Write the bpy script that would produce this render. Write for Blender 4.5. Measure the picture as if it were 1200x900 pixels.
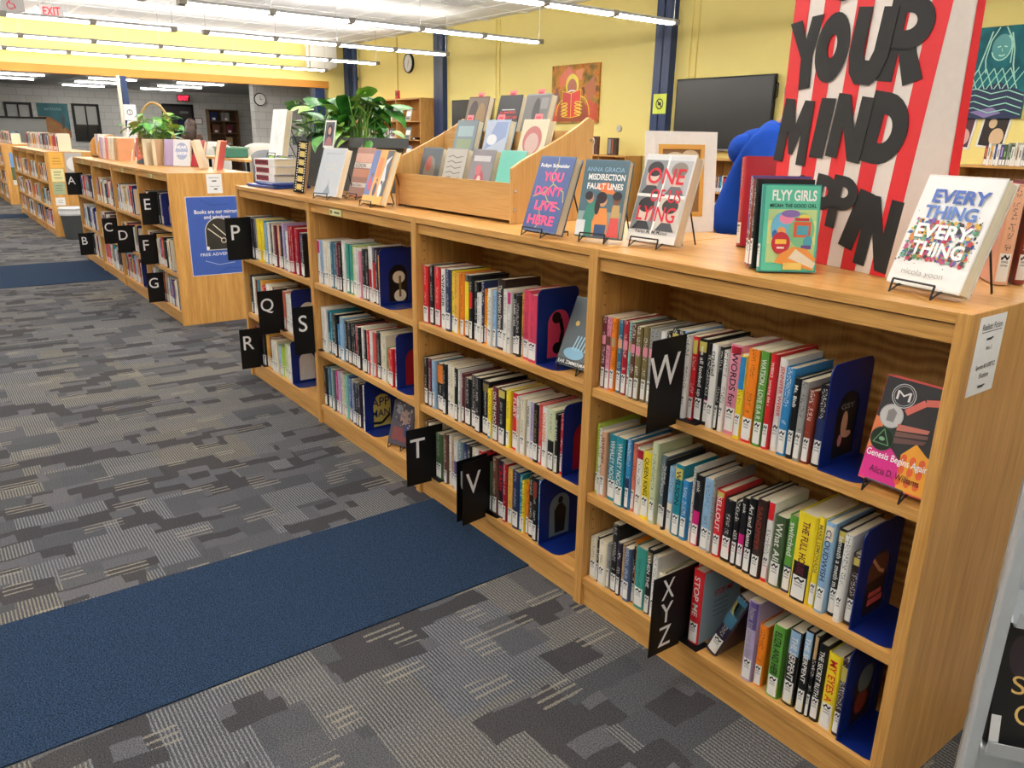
import bpy, bmesh, math, random
from mathutils import Vector, Matrix
from math import sin, cos, pi, radians, atan2, sqrt

for o in list(bpy.data.objects):
    bpy.data.objects.remove(o)
scene = bpy.context.scene
COL = scene.collection
random.seed(7)

# ------------------------------------------------------------------ camera, world, exposure
cam_data = bpy.data.cameras.new('camera')
cam_data.sensor_fit = 'HORIZONTAL'
cam_data.sensor_width = 36.0
cam_data.lens = 36.0 * 907.97 / 1200.0
cam_data.clip_start = 0.05
cam_data.clip_end = 200
cam = bpy.data.objects.new('camera', cam_data)
COL.objects.link(cam)
cam.location = (0.558, -1.4027, 1.3414)
cam.rotation_mode = 'XYZ'
cam.rotation_euler = (1.2636, -0.0183, 0.9274)
scene.camera = cam

world = bpy.data.worlds.new('world')
scene.world = world
world.use_nodes = True
world.node_tree.nodes['Background'].inputs[0].default_value = (0, 0, 0, 1)
world.node_tree.nodes['Background'].inputs[1].default_value = 0.0

vs = scene.view_settings
vs.view_transform = 'Standard'
vs.look = 'None'
vs.gamma = 1.0
vs.use_curve_mapping = False
vs.exposure = 0.0
LAMP = 24.0          # emission of the pendant tubes (down)
LAMP_UP = 18.0       # emission of the pendant tubes towards the ceiling

# ------------------------------------------------------------------ helpers
def lin(c):
    if isinstance(c, str):
        c = c.lstrip('#')
        c = tuple(int(c[i:i + 2], 16) / 255 for i in (0, 2, 4))
    return tuple((v / 12.92 if v <= .04045 else ((v + .055) / 1.055) ** 2.4) for v in c)

PAL = dict(maroon='6b2233', pink='e591a8', orange='f08420', steel='3f6f86', crimson='a8182c', mint='8fcfc4',
           brown='6a4230', olive='7d6f45', grey='9b9b98', white='e8e6df', black='17171a', red='d8242c',
           yellow='f3da2c', green='5d9c3c', blue='2f86c0', navy='22305a', cream='e9dfc4', purple='5b4a86',
           sky='93b9da', lime='b9d24a', tan='c3a277', magenta='c81f74', darkgreen='48623c', teal='1f8a9c',
           salmon='dd7a63', peach='e8b08c', palegreen='c9d2a8', slate='6c7f86', slateblue='56698c',
           seagreen='3d9a8c', purpleblack='2d2438', lavender='b9a6cc', gold='c9b85c', rust='8c3a2a',
           darkbrown='33221f', amber='e9b04a', pinkred='d9425f', coral='e0605c', steelblue='3c5f9a',
           salmonpink='d98a92', bright='f6f5f0', ink='111113')
MATS = {}

def new_mat(name, rough=.5, spec=.5):
    m = bpy.data.materials.new(name)
    m.use_nodes = True
    b = m.node_tree.nodes['Principled BSDF']
    b.inputs['Roughness'].default_value = rough
    if 'Specular IOR Level' in b.inputs:
        b.inputs['Specular IOR Level'].default_value = spec
    return m, m.node_tree.nodes, m.node_tree.links, b

def N(nodes, kind, **kw):
    n = nodes.new(kind)
    for k, v in kw.items():
        if hasattr(n, k) and k not in ('inputs',):
            setattr(n, k, v)
        else:
            n.inputs[k.replace('_', ' ')].default_value = v
    return n

def math_node(nodes, links, op, a, b=None, c=None):
    n = nodes.new('ShaderNodeMath')
    n.operation = op
    for i, v in enumerate((a, b, c)):
        if v is None:
            continue
        if hasattr(v, 'is_linked'):
            links.new(v, n.inputs[i])
        else:
            n.inputs[i].default_value = v
    return n.outputs[0]

def mix_col(nodes, links, fac, a, b, mode='MIX'):
    n = nodes.new('ShaderNodeMix')
    n.data_type = 'RGBA'
    n.blend_type = mode
    for sock, v in ((n.inputs[0], fac), (n.inputs[6], a), (n.inputs[7], b)):
        if hasattr(v, 'is_linked'):
            links.new(v, sock)
        elif isinstance(v, (int, float)):
            sock.default_value = v
        else:
            sock.default_value = (*v[:3], 1)
    return n.outputs[2]

def plain(name, color, rough=.5, spec=.5, noise=0.0, metallic=0.0, scale=60):
    key = (name,)
    if key in MATS:
        return MATS[key]
    m, nd, lk, b = new_mat(name, rough, spec)
    c = lin(color)
    b.inputs['Metallic'].default_value = metallic
    tc = nd.new('ShaderNodeTexCoord')
    nz = N(nd, 'ShaderNodeTexNoise', Scale=scale, Detail=3.0)
    lk.new(tc.outputs['Object'], nz.inputs['Vector'])
    k = noise if noise else .05
    lo = tuple(v * (1 - k) for v in c)
    hi = tuple(min(1, v * (1 + k)) for v in c)
    lk.new(mix_col(nd, lk, nz.outputs[0], lo, hi), b.inputs['Base Color'])
    MATS[key] = m
    return m

def emit(name, color, strength):
    key = (name,)
    if key in MATS:
        return MATS[key]
    m, nd, lk, b = new_mat(name, .5)
    c = lin(color)
    b.inputs['Base Color'].default_value = (*c, 1)
    b.inputs['Emission Color'].default_value = (*c, 1)
    b.inputs['Emission Strength'].default_value = strength
    MATS[key] = m
    return m

def wood(name, axis, dark, light, rough=.32, wavy=0.0):
    """oak veneer, grain running along the given axis of the object"""
    key = (name,)
    if key in MATS:
        return MATS[key]
    m, nd, lk, b = new_mat(name, rough, .45)
    tc = nd.new('ShaderNodeTexCoord')
    mp = nd.new('ShaderNodeMapping')
    s = [22.0, 22.0, 22.0]
    s['xyz'.index(axis)] = 1.3
    mp.inputs['Scale'].default_value = s
    lk.new(tc.outputs['Object'], mp.inputs['Vector'])
    vec = mp.outputs[0]
    n1 = N(nd, 'ShaderNodeTexNoise', Scale=1.6, Detail=4.0, Roughness=.6, Distortion=.4 + wavy)
    lk.new(vec, n1.inputs['Vector'])
    mp2 = nd.new('ShaderNodeMapping')
    s2 = [330.0, 330.0, 330.0]
    s2['xyz'.index(axis)] = 9.0
    mp2.inputs['Scale'].default_value = s2
    lk.new(tc.outputs['Object'], mp2.inputs['Vector'])
    n2 = N(nd, 'ShaderNodeTexNoise', Scale=1.0, Detail=2.0)
    lk.new(mp2.outputs[0], n2.inputs['Vector'])
    f = math_node(nd, lk, 'ADD', math_node(nd, lk, 'MULTIPLY', n1.outputs[0], .55), math_node(nd, lk, 'MULTIPLY', n2.outputs[0], .45))
    if wavy:
        w = N(nd, 'ShaderNodeTexWave', Scale=3.0, Distortion=9.0, Detail=2.0)
        w.inputs['Detail Scale'].default_value = 1.2
        mp3 = nd.new('ShaderNodeMapping')
        mp3.inputs['Scale'].default_value = (1.4, 1.4, 3.4)
        mp3.inputs['Rotation'].default_value = (0, 1.57, 0)
        lk.new(tc.outputs['Object'], mp3.inputs['Vector'])
        lk.new(mp3.outputs[0], w.inputs['Vector'])
        f = math_node(nd, lk, 'ADD', math_node(nd, lk, 'MULTIPLY', f, .7), math_node(nd, lk, 'MULTIPLY', w.outputs[0], .3))
    r = nd.new('ShaderNodeValToRGB')
    r.color_ramp.elements[0].position = .3
    r.color_ramp.elements[0].color = (*lin(dark), 1)
    r.color_ramp.elements[1].position = .72
    r.color_ramp.elements[1].color = (*lin(light), 1)
    lk.new(f, r.inputs[0])
    lk.new(r.outputs[0], b.inputs['Base Color'])
    bp = N(nd, 'ShaderNodeBump', Strength=.08, Distance=.002)
    lk.new(n2.outputs[0], bp.inputs['Height'])
    lk.new(bp.outputs[0], b.inputs['Normal'])
    MATS[key] = m
    return m

def cover_mat(cname, printed=True):
    """glossy jacket in one colour with small print running down the spine side (local x < 0)"""
    key = ('cover', cname, printed)
    if key in MATS:
        return MATS[key]
    m, nd, lk, b = new_mat('cover_' + cname + ('' if printed else '_plain'), .3, .5)
    c = lin(PAL[cname])
    lum = .3 * c[0] + .6 * c[1] + .1 * c[2]
    ink = lin('f2efe6') if lum < .22 else lin('26242a')
    tc = nd.new('ShaderNodeTexCoord')
    oi = nd.new('ShaderNodeObjectInfo')
    sx = nd.new('ShaderNodeSeparateXYZ')
    lk.new(tc.outputs['Object'], sx.inputs[0])
    tone = N(nd, 'ShaderNodeTexNoise', Scale=18.0, Detail=2.0)
    lk.new(tc.outputs['Object'], tone.inputs['Vector'])
    col = mix_col(nd, lk, tone.outputs[0], tuple(v * .86 for v in c), tuple(min(1, v * 1.1) for v in c))
    if printed:
        # letter-like marks: small cells along z, kept inside a strip at mid-thickness
        cmb = nd.new('ShaderNodeCombineXYZ')
        lk.new(math_node(nd, lk, 'MULTIPLY', sx.outputs[1], 330.0), cmb.inputs[0])
        lk.new(math_node(nd, lk, 'ADD', math_node(nd, lk, 'MULTIPLY', sx.outputs[2], 260.0), math_node(nd, lk, 'MULTIPLY', oi.outputs['Random'], 977.0)), cmb.inputs[1])
        nz = N(nd, 'ShaderNodeTexNoise', Scale=1.0, Detail=1.0)
        lk.new(cmb.outputs[0], nz.inputs['Vector'])
        marks = math_node(nd, lk, 'GREATER_THAN', nz.outputs[0], .55)
        # word-length on/off along z
        cm2 = nd.new('ShaderNodeCombineXYZ')
        lk.new(math_node(nd, lk, 'ADD', math_node(nd, lk, 'MULTIPLY', sx.outputs[2], 24.0), math_node(nd, lk, 'MULTIPLY', oi.outputs['Random'], 313.0)), cm2.inputs[0])
        n2 = N(nd, 'ShaderNodeTexNoise', Scale=1.0, Detail=0.0)
        lk.new(cm2.outputs[0], n2.inputs['Vector'])
        words = math_node(nd, lk, 'GREATER_THAN', n2.outputs[0], .44)
        strip = math_node(nd, lk, 'LESS_THAN', math_node(nd, lk, 'ABSOLUTE', sx.outputs[1]), .0055)
        side = math_node(nd, lk, 'LESS_THAN', sx.outputs[0], .0012)
        above = math_node(nd, lk, 'GREATER_THAN', sx.outputs[2], .07)
        f = math_node(nd, lk, 'MULTIPLY', math_node(nd, lk, 'MULTIPLY', marks, words), math_node(nd, lk, 'MULTIPLY', math_node(nd, lk, 'MULTIPLY', strip, side), above))
        f = math_node(nd, lk, 'MULTIPLY', f, .7)
        col = mix_col(nd, lk, f, col, ink)
    lk.new(col, b.inputs['Base Color'])
    MATS[key] = m
    return m

def pages_mat():
    key = ('pages',)
    if key in MATS:
        return MATS[key]
    m, nd, lk, b = new_mat('book_pages', .9, .1)
    tc = nd.new('ShaderNodeTexCoord')
    mp = nd.new('ShaderNodeMapping')
    mp.inputs['Scale'].default_value = (4, 1500, 4)
    lk.new(tc.outputs['Object'], mp.inputs['Vector'])
    nz = N(nd, 'ShaderNodeTexNoise', Scale=1.0, Detail=1.0)
    lk.new(mp.outputs[0], nz.inputs['Vector'])
    lk.new(mix_col(nd, lk, nz.outputs[0], lin('cdbf9c'), lin('f1e8cf')), b.inputs['Base Color'])
    MATS[key] = m
    return m

def label_mat():
    """white call-number sticker: bold mark on top, lines of print below"""
    key = ('label',)
    if key in MATS:
        return MATS[key]
    m, nd, lk, b = new_mat('spine_sticker', .45, .4)
    tc = nd.new('ShaderNodeTexCoord')
    sx = nd.new('ShaderNodeSeparateXYZ')
    lk.new(tc.outputs['Generated'], sx.inputs[0])
    y, z = sx.outputs[1], sx.outputs[2]
    def band(v, a, bb):
        return math_node(nd, lk, 'MULTIPLY', math_node(nd, lk, 'GREATER_THAN', v, a), math_node(nd, lk, 'LESS_THAN', v, bb))
    w = math_node(nd, lk, 'SINE', math_node(nd, lk, 'MULTIPLY', y, 14.0))
    line = math_node(nd, lk, 'LESS_THAN', math_node(nd, lk, 'ABSOLUTE', math_node(nd, lk, 'SUBTRACT', z, math_node(nd, lk, 'ADD', .86, math_node(nd, lk, 'MULTIPLY', w, .045)))), .05)
    big = math_node(nd, lk, 'MULTIPLY', line, band(y, .14, .86))
    nz = N(nd, 'ShaderNodeTexNoise', Scale=26.0, Detail=0.0)
    lk.new(tc.outputs['Generated'], nz.inputs['Vector'])
    txt = math_node(nd, lk, 'MULTIPLY', math_node(nd, lk, 'GREATER_THAN', nz.outputs[0], .47), math_node(nd, lk, 'MULTIPLY', band(y, .2, .8), math_node(nd, lk, 'ADD', band(z, .66, .74), band(z, .54, .61))))
    f = math_node(nd, lk, 'MAXIMUM', big, math_node(nd, lk, 'MULTIPLY', txt, .8))
    lk.new(mix_col(nd, lk, f, lin('eeede8'), lin('1a1a1c')), b.inputs['Base Color'])
    MATS[key] = m
    return m

class MB:
    """collects shapes into one mesh"""
    def __init__(self):
        self.v, self.f, self.m = [], [], []
        self.T = Matrix.Identity(4)
        self.mat = 0
    def add(self, vs, fs, mi=None):
        b = len(self.v)
        self.v += [tuple(self.T @ Vector(p)) for p in vs]
        self.f += [tuple(i + b for i in q) for q in fs]
        self.m += [self.mat if mi is None else mi] * len(fs)
        return self
    def box(self, x0, y0, z0, x1, y1, z1, mi=None):
        x0, x1 = min(x0, x1), max(x0, x1); y0, y1 = min(y0, y1), max(y0, y1); z0, z1 = min(z0, z1), max(z0, z1)
        vs = [(x0, y0, z0), (x1, y0, z0), (x1, y1, z0), (x0, y1, z0), (x0, y0, z1), (x1, y0, z1), (x1, y1, z1), (x0, y1, z1)]
        return self.add(vs, [(0, 3, 2, 1), (4, 5, 6, 7), (0, 1, 5, 4), (1, 2, 6, 5), (2, 3, 7, 6), (3, 0, 4, 7)], mi)
    def prism(self, pts, d0, d1, plane='xz', mi=None):
        """polygon extruded; plane xz -> extruded along y, yz -> along x, xy -> along z"""
        n = len(pts)
        def P(p, d):
            return {'xz': (p[0], d, p[1]), 'yz': (d, p[0], p[1]), 'xy': (p[0], p[1], d)}[plane]
        vs = [P(p, d0) for p in pts] + [P(p, d1) for p in pts]
        fs = [tuple(range(n))[::-1], tuple(range(n, 2 * n))] + [(i, (i + 1) % n, n + (i + 1) % n, n + i) for i in range(n)]
        return self.add(vs, fs, mi)
    def ring(self, outer, inner, d0, d1, plane='yz', mi=None):
        """flat plate with a hole, both loops having the same number of points"""
        n = len(outer)
        def P(p, d):
            return {'xz': (p[0], d, p[1]), 'yz': (d, p[0], p[1]), 'xy': (p[0], p[1], d)}[plane]
        vs = [P(p, d0) for p in outer] + [P(p, d0) for p in inner] + [P(p, d1) for p in outer] + [P(p, d1) for p in inner]
        fs = []
        for i in range(n):
            j = (i + 1) % n
            fs += [(i, n + i, n + j, j), (2 * n + i, 2 * n + j, 3 * n + j, 3 * n + i), (i, j, 2 * n + j, 2 * n + i), (n + i, 3 * n + i, 3 * n + j, n + j)]
        return self.add(vs, fs, mi)
    def tube(self, pts, r, seg=6, mi=None, cap=True):
        pts = [Vector(p) for p in pts]
        rs = r if isinstance(r, (list, tuple)) else [r] * len(pts)
        vs, fs = [], []
        prev = None
        for i, p in enumerate(pts):
            t = (pts[min(i + 1, len(pts) - 1)] - pts[max(i - 1, 0)])
            if t.length < 1e-9:
                t = Vector((0, 0, 1))
            t.normalize()
            if prev is None:
                a = t.orthogonal().normalized()
            else:
                a = (prev - t * prev.dot(t))
                a = a.normalized() if a.length > 1e-6 else t.orthogonal().normalized()
            prev = a
            b = t.cross(a)
            for k in range(seg):
                q = 2 * pi * k / seg
                vs.append(p + (a * cos(q) + b * sin(q)) * rs[i])
        for i in range(len(pts) - 1):
            for k in range(seg):
                l = (k + 1) % seg
                fs.append((i * seg + k, i * seg + l, (i + 1) * seg + l, (i + 1) * seg + k))
        if cap:
            fs += [tuple(range(seg))[::-1], tuple(range((len(pts) - 1) * seg, len(pts) * seg))]
        return self.add(vs, fs, mi)
    def lathe(self, prof, seg=16, mi=None):
        vs, fs = [], []
        for r, z in prof:
            for k in range(seg):
                q = 2 * pi * k / seg
                vs.append((r * cos(q), r * sin(q), z))
        for i in range(len(prof) - 1):
            for k in range(seg):
                l = (k + 1) % seg
                fs.append((i * seg + k, i * seg + l, (i + 1) * seg + l, (i + 1) * seg + k))
        fs += [tuple(range(seg))[::-1], tuple(range((len(prof) - 1) * seg, len(prof) * seg))]
        return self.add(vs, fs, mi)
    def disc(self, c, r, n=20, rx=None, mi=None):
        """flat ellipse in the xz plane at y = c[1] facing -y"""
        rx = r if rx is None else rx
        vs = [(c[0] + rx * cos(2 * pi * k / n), c[1], c[2] + r * sin(2 * pi * k / n)) for k in range(n)]
        return self.add(vs, [tuple(range(n))], mi)
    def poly(self, pts, y, mi=None):
        return self.add([(p[0], y, p[1]) for p in pts], [tuple(range(len(pts)))], mi)
    def mesh(self, name):
        me = bpy.data.meshes.new(name)
        me.from_pydata(self.v, [], self.f)
        return me
    def build(self, name, mats, parent=None, loc=(0, 0, 0), rot=(0, 0, 0), smooth=False, bevel=0):
        me = self.mesh(name)
        if not isinstance(mats, (list, tuple)):
            mats = [mats]
        for mm in mats:
            me.materials.append(mm)
        if len(mats) > 1:
            me.polygons.foreach_set('material_index', self.m)
        if smooth:
            me.polygons.foreach_set('use_smooth', [True] * len(me.polygons))
        bm = bmesh.new(); bm.from_mesh(me)
        bmesh.ops.recalc_face_normals(bm, faces=bm.faces) if not getattr(self, 'keep', False) else None
        bm.to_mesh(me); bm.free()
        o = bpy.data.objects.new(name, me)
        COL.objects.link(o)
        o.parent = parent
        o.location = loc
        o.rotation_euler = rot
        if bevel:
            md = o.modifiers.new('bevel', 'BEVEL'); md.width = bevel; md.segments = 2; md.limit_method = 'ANGLE'
        return o

def empty(name, loc=(0, 0, 0), rot=(0, 0, 0)):
    o = bpy.data.objects.new(name, None)
    o.empty_display_size = .05
    COL.objects.link(o)
    o.location = loc
    o.rotation_euler = rot
    return o

def tag(o, label, cat, group=None):
    o['label'] = label
    o['category'] = cat
    if group:
        o['group'] = group
    return o

def struct(o, label=None):
    o['kind'] = 'structure'
    if label:
        o['label'] = label
    return o

def shared(name, me, parent, loc=(0, 0, 0), rot=(0, 0, 0), scale=(1, 1, 1)):
    o = bpy.data.objects.new(name, me)
    COL.objects.link(o)
    o.parent = parent
    o.location = loc; o.rotation_euler = rot; o.scale = scale
    return o

_txt = {}
def text_geo(s, bold=0.0):
    """glyph outlines of the built-in font: flat mesh scaled so that one line is 1 high"""
    key = (s, bold)
    if key in _txt:
        return _txt[key]
    cu = bpy.data.curves.new('t', 'FONT')
    cu.body = s
    cu.size = 1.0
    cu.offset = bold
    cu.resolution_u = 4
    cu.fill_mode = 'FRONT'
    ob = bpy.data.objects.new('t', cu)
    me = bpy.data.meshes.new_from_object(ob)
    vs = [(v.co.x, v.co.y) for v in me.vertices]
    fs = [tuple(p.vertices) for p in me.polygons]
    bpy.data.objects.remove(ob); bpy.data.curves.remove(cu); bpy.data.meshes.remove(me)
    if not vs:
        vs = [(0, 0), (1, 0), (0, 1)]; fs = []
    x0 = min(v[0] for v in vs); x1 = max(v[0] for v in vs); y0 = min(v[1] for v in vs); y1 = max(v[1] for v in vs)
    vs = [((v[0] - x0), (v[1] - y0)) for v in vs]
    _txt[key] = (vs, fs, x1 - x0, y1 - y0)
    return _txt[key]

def add_text(mb, s, origin, xdir, ydir, width=None, height=None, bold=0.0, mi=None, align='l', rot=0.0, stretch=True):
    """flat text from its lower-left corner, fitted into width x height"""
    vs, fs, w, h = text_geo(s, bold)
    o, xd, yd = Vector(origin), Vector(xdir), Vector(ydir)
    if width and height and stretch:
        sx, sy = width / w, height / h
    elif width and height:
        sx = sy = min(width / w, height / h)
    else:
        sx = sy = (width / w) if width else (height / h)
    off = -w * sx / 2 if align == 'c' else 0
    out = []
    for x, y in vs:
        a, b = x * sx + off, y * sy
        if rot:
            cx, cy = off + w * sx / 2, h * sy / 2
            a, b = cx + (a - cx) * cos(rot) - (b - cy) * sin(rot), cy + (a - cx) * sin(rot) + (b - cy) * cos(rot)
        out.append(o + xd * a + yd * b)
    mb.add(out, fs, mi)
    return w * sx

ORD = ['zeroth', 'first', 'second', 'third', 'fourth', 'fifth', 'sixth', 'seventh', 'eighth', 'ninth', 'tenth', 'eleventh', 'twelfth', 'thirteenth',
       'fourteenth', 'fifteenth', 'sixteenth', 'seventeenth', 'eighteenth', 'nineteenth', 'twentieth']
def ordinal(n):
    if n <= 20:
        return ORD[n]
    if n % 10 == 0:
        return {30: 'thirtieth', 40: 'fortieth'}[n]
    return {2: 'twenty', 3: 'thirty', 4: 'forty'}[n // 10] + '-' + ORD[n % 10]
PRETTY = dict(steel='steel blue', pinkred='pink-red', palegreen='pale green', slateblue='slate blue', seagreen='sea green', purpleblack='dark purple',
              darkbrown='dark brown', darkgreen='dark green', sky='light blue', steelblue='mid blue', lime='lime green')
def pretty(c):
    return PRETTY.get(c, c)

# ------------------------------------------------------------------ shared materials
OAK_V = wood('oak_vertical_grain', 'z', 'b07835', 'e8b56a')
OAK_H = wood('oak_long_grain', 'x', 'b07835', 'e8b56a')
OAK_D = wood('oak_cross_grain', 'y', 'b07835', 'e8b56a')
BACKPLY = wood('plywood_back', 'z', 'b07835', 'e8b56a', .5, wavy=1.2)
BAMBOO = wood('bamboo_ply', 'x', 'c0904e', 'dcb273', .4)
BAMBOO_V = wood('bamboo_ply_side', 'z', 'c0904e', 'dcb273', .4)
BLACKM = plain('black_plastic', '0b0b0c', .45, .3)
WIRE = plain('black_wire', '101012', .35)
CHROME = plain('chrome', 'd0d2d4', .2, metallic=1.0)
WHITEM = plain('white_paint', 'eceae4', .5)
LETTER = plain('white_letter', 'f4f4f2', .5)
BLUEEND = plain('blue_enamel', '0a2470', .35, .5)
INK = plain('black_ink', '151517', .5)
PAPER = plain('white_paper', 'efeeea', .7)
COLBLUE = plain('navy_column_paint', '1c3560', .4)

def ink(c):
    return plain('print_' + str(c), PAL.get(c, c), .35)

# ------------------------------------------------------------------ setting
CEIL, YW, XF, XB, XN, YL = 3.45, 7.85, -18.7, -28.0, 6.0, -8.0

def carpet_material():
    m, nd, lk, b = new_mat('carpet_tiles', .95, .05)
    tc = nd.new('ShaderNodeTexCoord')
    wob = N(nd, 'ShaderNodeTexNoise', Scale=5.0, Detail=2.0)
    lk.new(tc.outputs['Object'], wob.inputs['Vector'])
    sub = nd.new('ShaderNodeVectorMath'); sub.operation = 'SUBTRACT'; sub.inputs[1].default_value = (.5, .5, .5)
    lk.new(wob.outputs[1], sub.inputs[0])
    scl = nd.new('ShaderNodeVectorMath'); scl.operation = 'SCALE'; scl.inputs['Scale'].default_value = .055
    lk.new(sub.outputs[0], scl.inputs[0])
    addv = nd.new('ShaderNodeVectorMath'); addv.operation = 'ADD'
    lk.new(tc.outputs['Object'], addv.inputs[0]); lk.new(scl.outputs[0], addv.inputs[1])
    def brick(vec, sx, sy, seed, off):
        mp = nd.new('ShaderNodeMapping')
        mp.inputs['Rotation'].default_value = (0, 0, pi / 2)
        mp.inputs['Location'].default_value = (seed, seed * 1.7, 0)
        lk.new(vec, mp.inputs['Vector'])
        br = nd.new('ShaderNodeTexBrick')
        br.offset = off; br.squash = .6; br.squash_frequency = 3
        br.inputs['Scale'].default_value = 1.0
        br.inputs['Brick Width'].default_value = sx
        br.inputs['Row Height'].default_value = sy
        br.inputs['Mortar Size'].default_value = 0.0
        br.inputs['Color1'].default_value = (0, 0, 0, 1)
        br.inputs['Color2'].default_value = (1, 1, 1, 1)
        lk.new(mp.outputs[0], br.inputs['Vector'])
        return br.outputs[0]
    raw = tc.outputs['Object']
    t1 = brick(addv.outputs[0], .24, .10, 3.3, .37)
    t2 = brick(raw, .22, .17, 11.7, .43)
    t3 = brick(raw, .61, .61, 5.1, .5)
    t4 = brick(addv.outputs[0], .12, .06, 23.0, .3)
    sx = nd.new('ShaderNodeSeparateXYZ')
    lk.new(raw, sx.inputs[0])
    sp = N(nd, 'ShaderNodeTexNoise', Scale=300.0, Detail=2.0, Roughness=.7)
    lk.new(raw, sp.inputs['Vector'])
    jit = math_node(nd, lk, 'MULTIPLY', math_node(nd, lk, 'SUBTRACT', sp.outputs[0], .5), 2.6)
    st = math_node(nd, lk, 'GREATER_THAN', math_node(nd, lk, 'ADD', math_node(nd, lk, 'SINE', math_node(nd, lk, 'MULTIPLY', sx.outputs[1], 2 * pi / .0098)), jit), .25)
    sd = math_node(nd, lk, 'GREATER_THAN', math_node(nd, lk, 'ADD', math_node(nd, lk, 'SINE', math_node(nd, lk, 'MULTIPLY', sx.outputs[0], 2 * pi / .026)), jit), .55)
    isst = math_node(nd, lk, 'GREATER_THAN', t2, .36)
    patch = math_node(nd, lk, 'GREATER_THAN', t1, .64)
    isst = math_node(nd, lk, 'MULTIPLY', isst, math_node(nd, lk, 'SUBTRACT', 1.0, patch))
    isd = math_node(nd, lk, 'GREATER_THAN', t4, .9)
    base = mix_col(nd, lk, t1, lin('4b4d50'), lin('5f5f62'))
    base = mix_col(nd, lk, math_node(nd, lk, 'MULTIPLY', patch, math_node(nd, lk, 'GREATER_THAN', t4, .35)), base, lin('444345'))
    warm = mix_col(nd, lk, t3, lin('7e8083'), lin('817b6c'))
    col = mix_col(nd, lk, math_node(nd, lk, 'MULTIPLY', math_node(nd, lk, 'MULTIPLY', st, isst), .85), base, warm)
    col = mix_col(nd, lk, math_node(nd, lk, 'MULTIPLY', math_node(nd, lk, 'MULTIPLY', sd, isd), .6), col, lin('948e80'))
    tone = mix_col(nd, lk, t3, (.9, .9, .92), (1.06, 1.04, 1.0))
    col = mix_col(nd, lk, 1.0, col, tone, 'MULTIPLY')
    sr = nd.new('ShaderNodeValToRGB')
    sr.color_ramp.elements[0].position = .36; sr.color_ramp.elements[0].color = (.45, .45, .45, 1)
    sr.color_ramp.elements[1].position = .66; sr.color_ramp.elements[1].color = (1.5, 1.5, 1.5, 1)
    lk.new(sp.outputs[0], sr.inputs[0])
    col = mix_col(nd, lk, 1.0, col, sr.outputs[0], 'MULTIPLY')
    lk.new(col, b.inputs['Base Color'])
    bp = N(nd, 'ShaderNodeBump', Strength=.35, Distance=.004)
    lk.new(sp.outputs[0], bp.inputs['Height'])
    lk.new(bp.outputs[0], b.inputs['Normal'])
    return m

def blue_carpet_material():
    m, nd, lk, b = new_mat('blue_carpet', .95, .05)
    tc = nd.new('ShaderNodeTexCoord')
    sp = N(nd, 'ShaderNodeTexNoise', Scale=280.0, Detail=2.0, Roughness=.7)
    lk.new(tc.outputs['Object'], sp.inputs['Vector'])
    r = nd.new('ShaderNodeValToRGB')
    r.color_ramp.elements[0].position = .36; r.color_ramp.elements[0].color = (*lin('121c28'), 1)
    r.color_ramp.elements[1].position = .66; r.color_ramp.elements[1].color = (*lin('364963'), 1)
    lk.new(sp.outputs[0], r.inputs[0])
    lk.new(r.outputs[0], b.inputs['Base Color'])
    bp = N(nd, 'ShaderNodeBump', Strength=.4, Distance=.004)
    lk.new(sp.outputs[0], bp.inputs['Height']); lk.new(bp.outputs[0], b.inputs['Normal'])
    return m

def block_wall_material():
    m, nd, lk, b = new_mat('grey_block_wall', .7, .2)
    tc = nd.new('ShaderNodeTexCoord')
    mp = nd.new('ShaderNodeMapping')
    mp.inputs['Rotation'].default_value = (pi / 2, 0, pi / 2)
    lk.new(tc.outputs['Object'], mp.inputs['Vector'])
    cb = nd.new('ShaderNodeSeparateXYZ'); lk.new(tc.outputs['Object'], cb.inputs[0])
    cc = nd.new('ShaderNodeCombineXYZ')
    lk.new(math_node(nd, lk, 'ADD', cb.outputs[1], cb.outputs[0]), cc.inputs[0]); lk.new(cb.outputs[2], cc.inputs[1])
    br = nd.new('ShaderNodeTexBrick')
    br.inputs['Scale'].default_value = 1.0
    br.inputs['Brick Width'].default_value = .42; br.inputs['Row Height'].default_value = .21
    br.inputs['Mortar Size'].default_value = .008
    br.inputs['Color1'].default_value = (*lin('c9c8c4'), 1); br.inputs['Color2'].default_value = (*lin('d2d1cd'), 1)
    br.inputs['Mortar'].default_value = (*lin('b2b1ad'), 1)
    lk.new(cc.outputs[0], br.inputs['Vector'])
    lk.new(br.outputs[0], b.inputs['Base Color'])
    return m

CARPET = carpet_material()
YELLOW = plain('yellow_wall_paint', 'f2e08c', .6, .3, noise=.02, scale=3)
OCHRE = plain('ochre_trim_paint', 'cc8c3c', .5, .3)
GREYW = block_wall_material()
TILE = plain('ceiling_tile_mineral', 'e9e9ea', .95, .1, noise=.05, scale=200)
GRID = plain('ceiling_grid_metal', 'fafafa', .5, .3)
GREYC = plain('grey_ceiling_paint', 'c0c0be', .9, .1)

struct(MB().box(XB, YL, -.06, XN, 8.9, 0).build('floor', CARPET))
BLUEC = blue_carpet_material()
for i, (a, c) in enumerate(((-1.798, -1.195), (-8.87, -7.5), (-14.75, -14.05))):
    struct(MB().box(a, YL, -.02, c, YW, .004).build('trim_%d' % (i + 1), BLUEC), 'dark blue carpet strip crossing the grey carpet')

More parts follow.
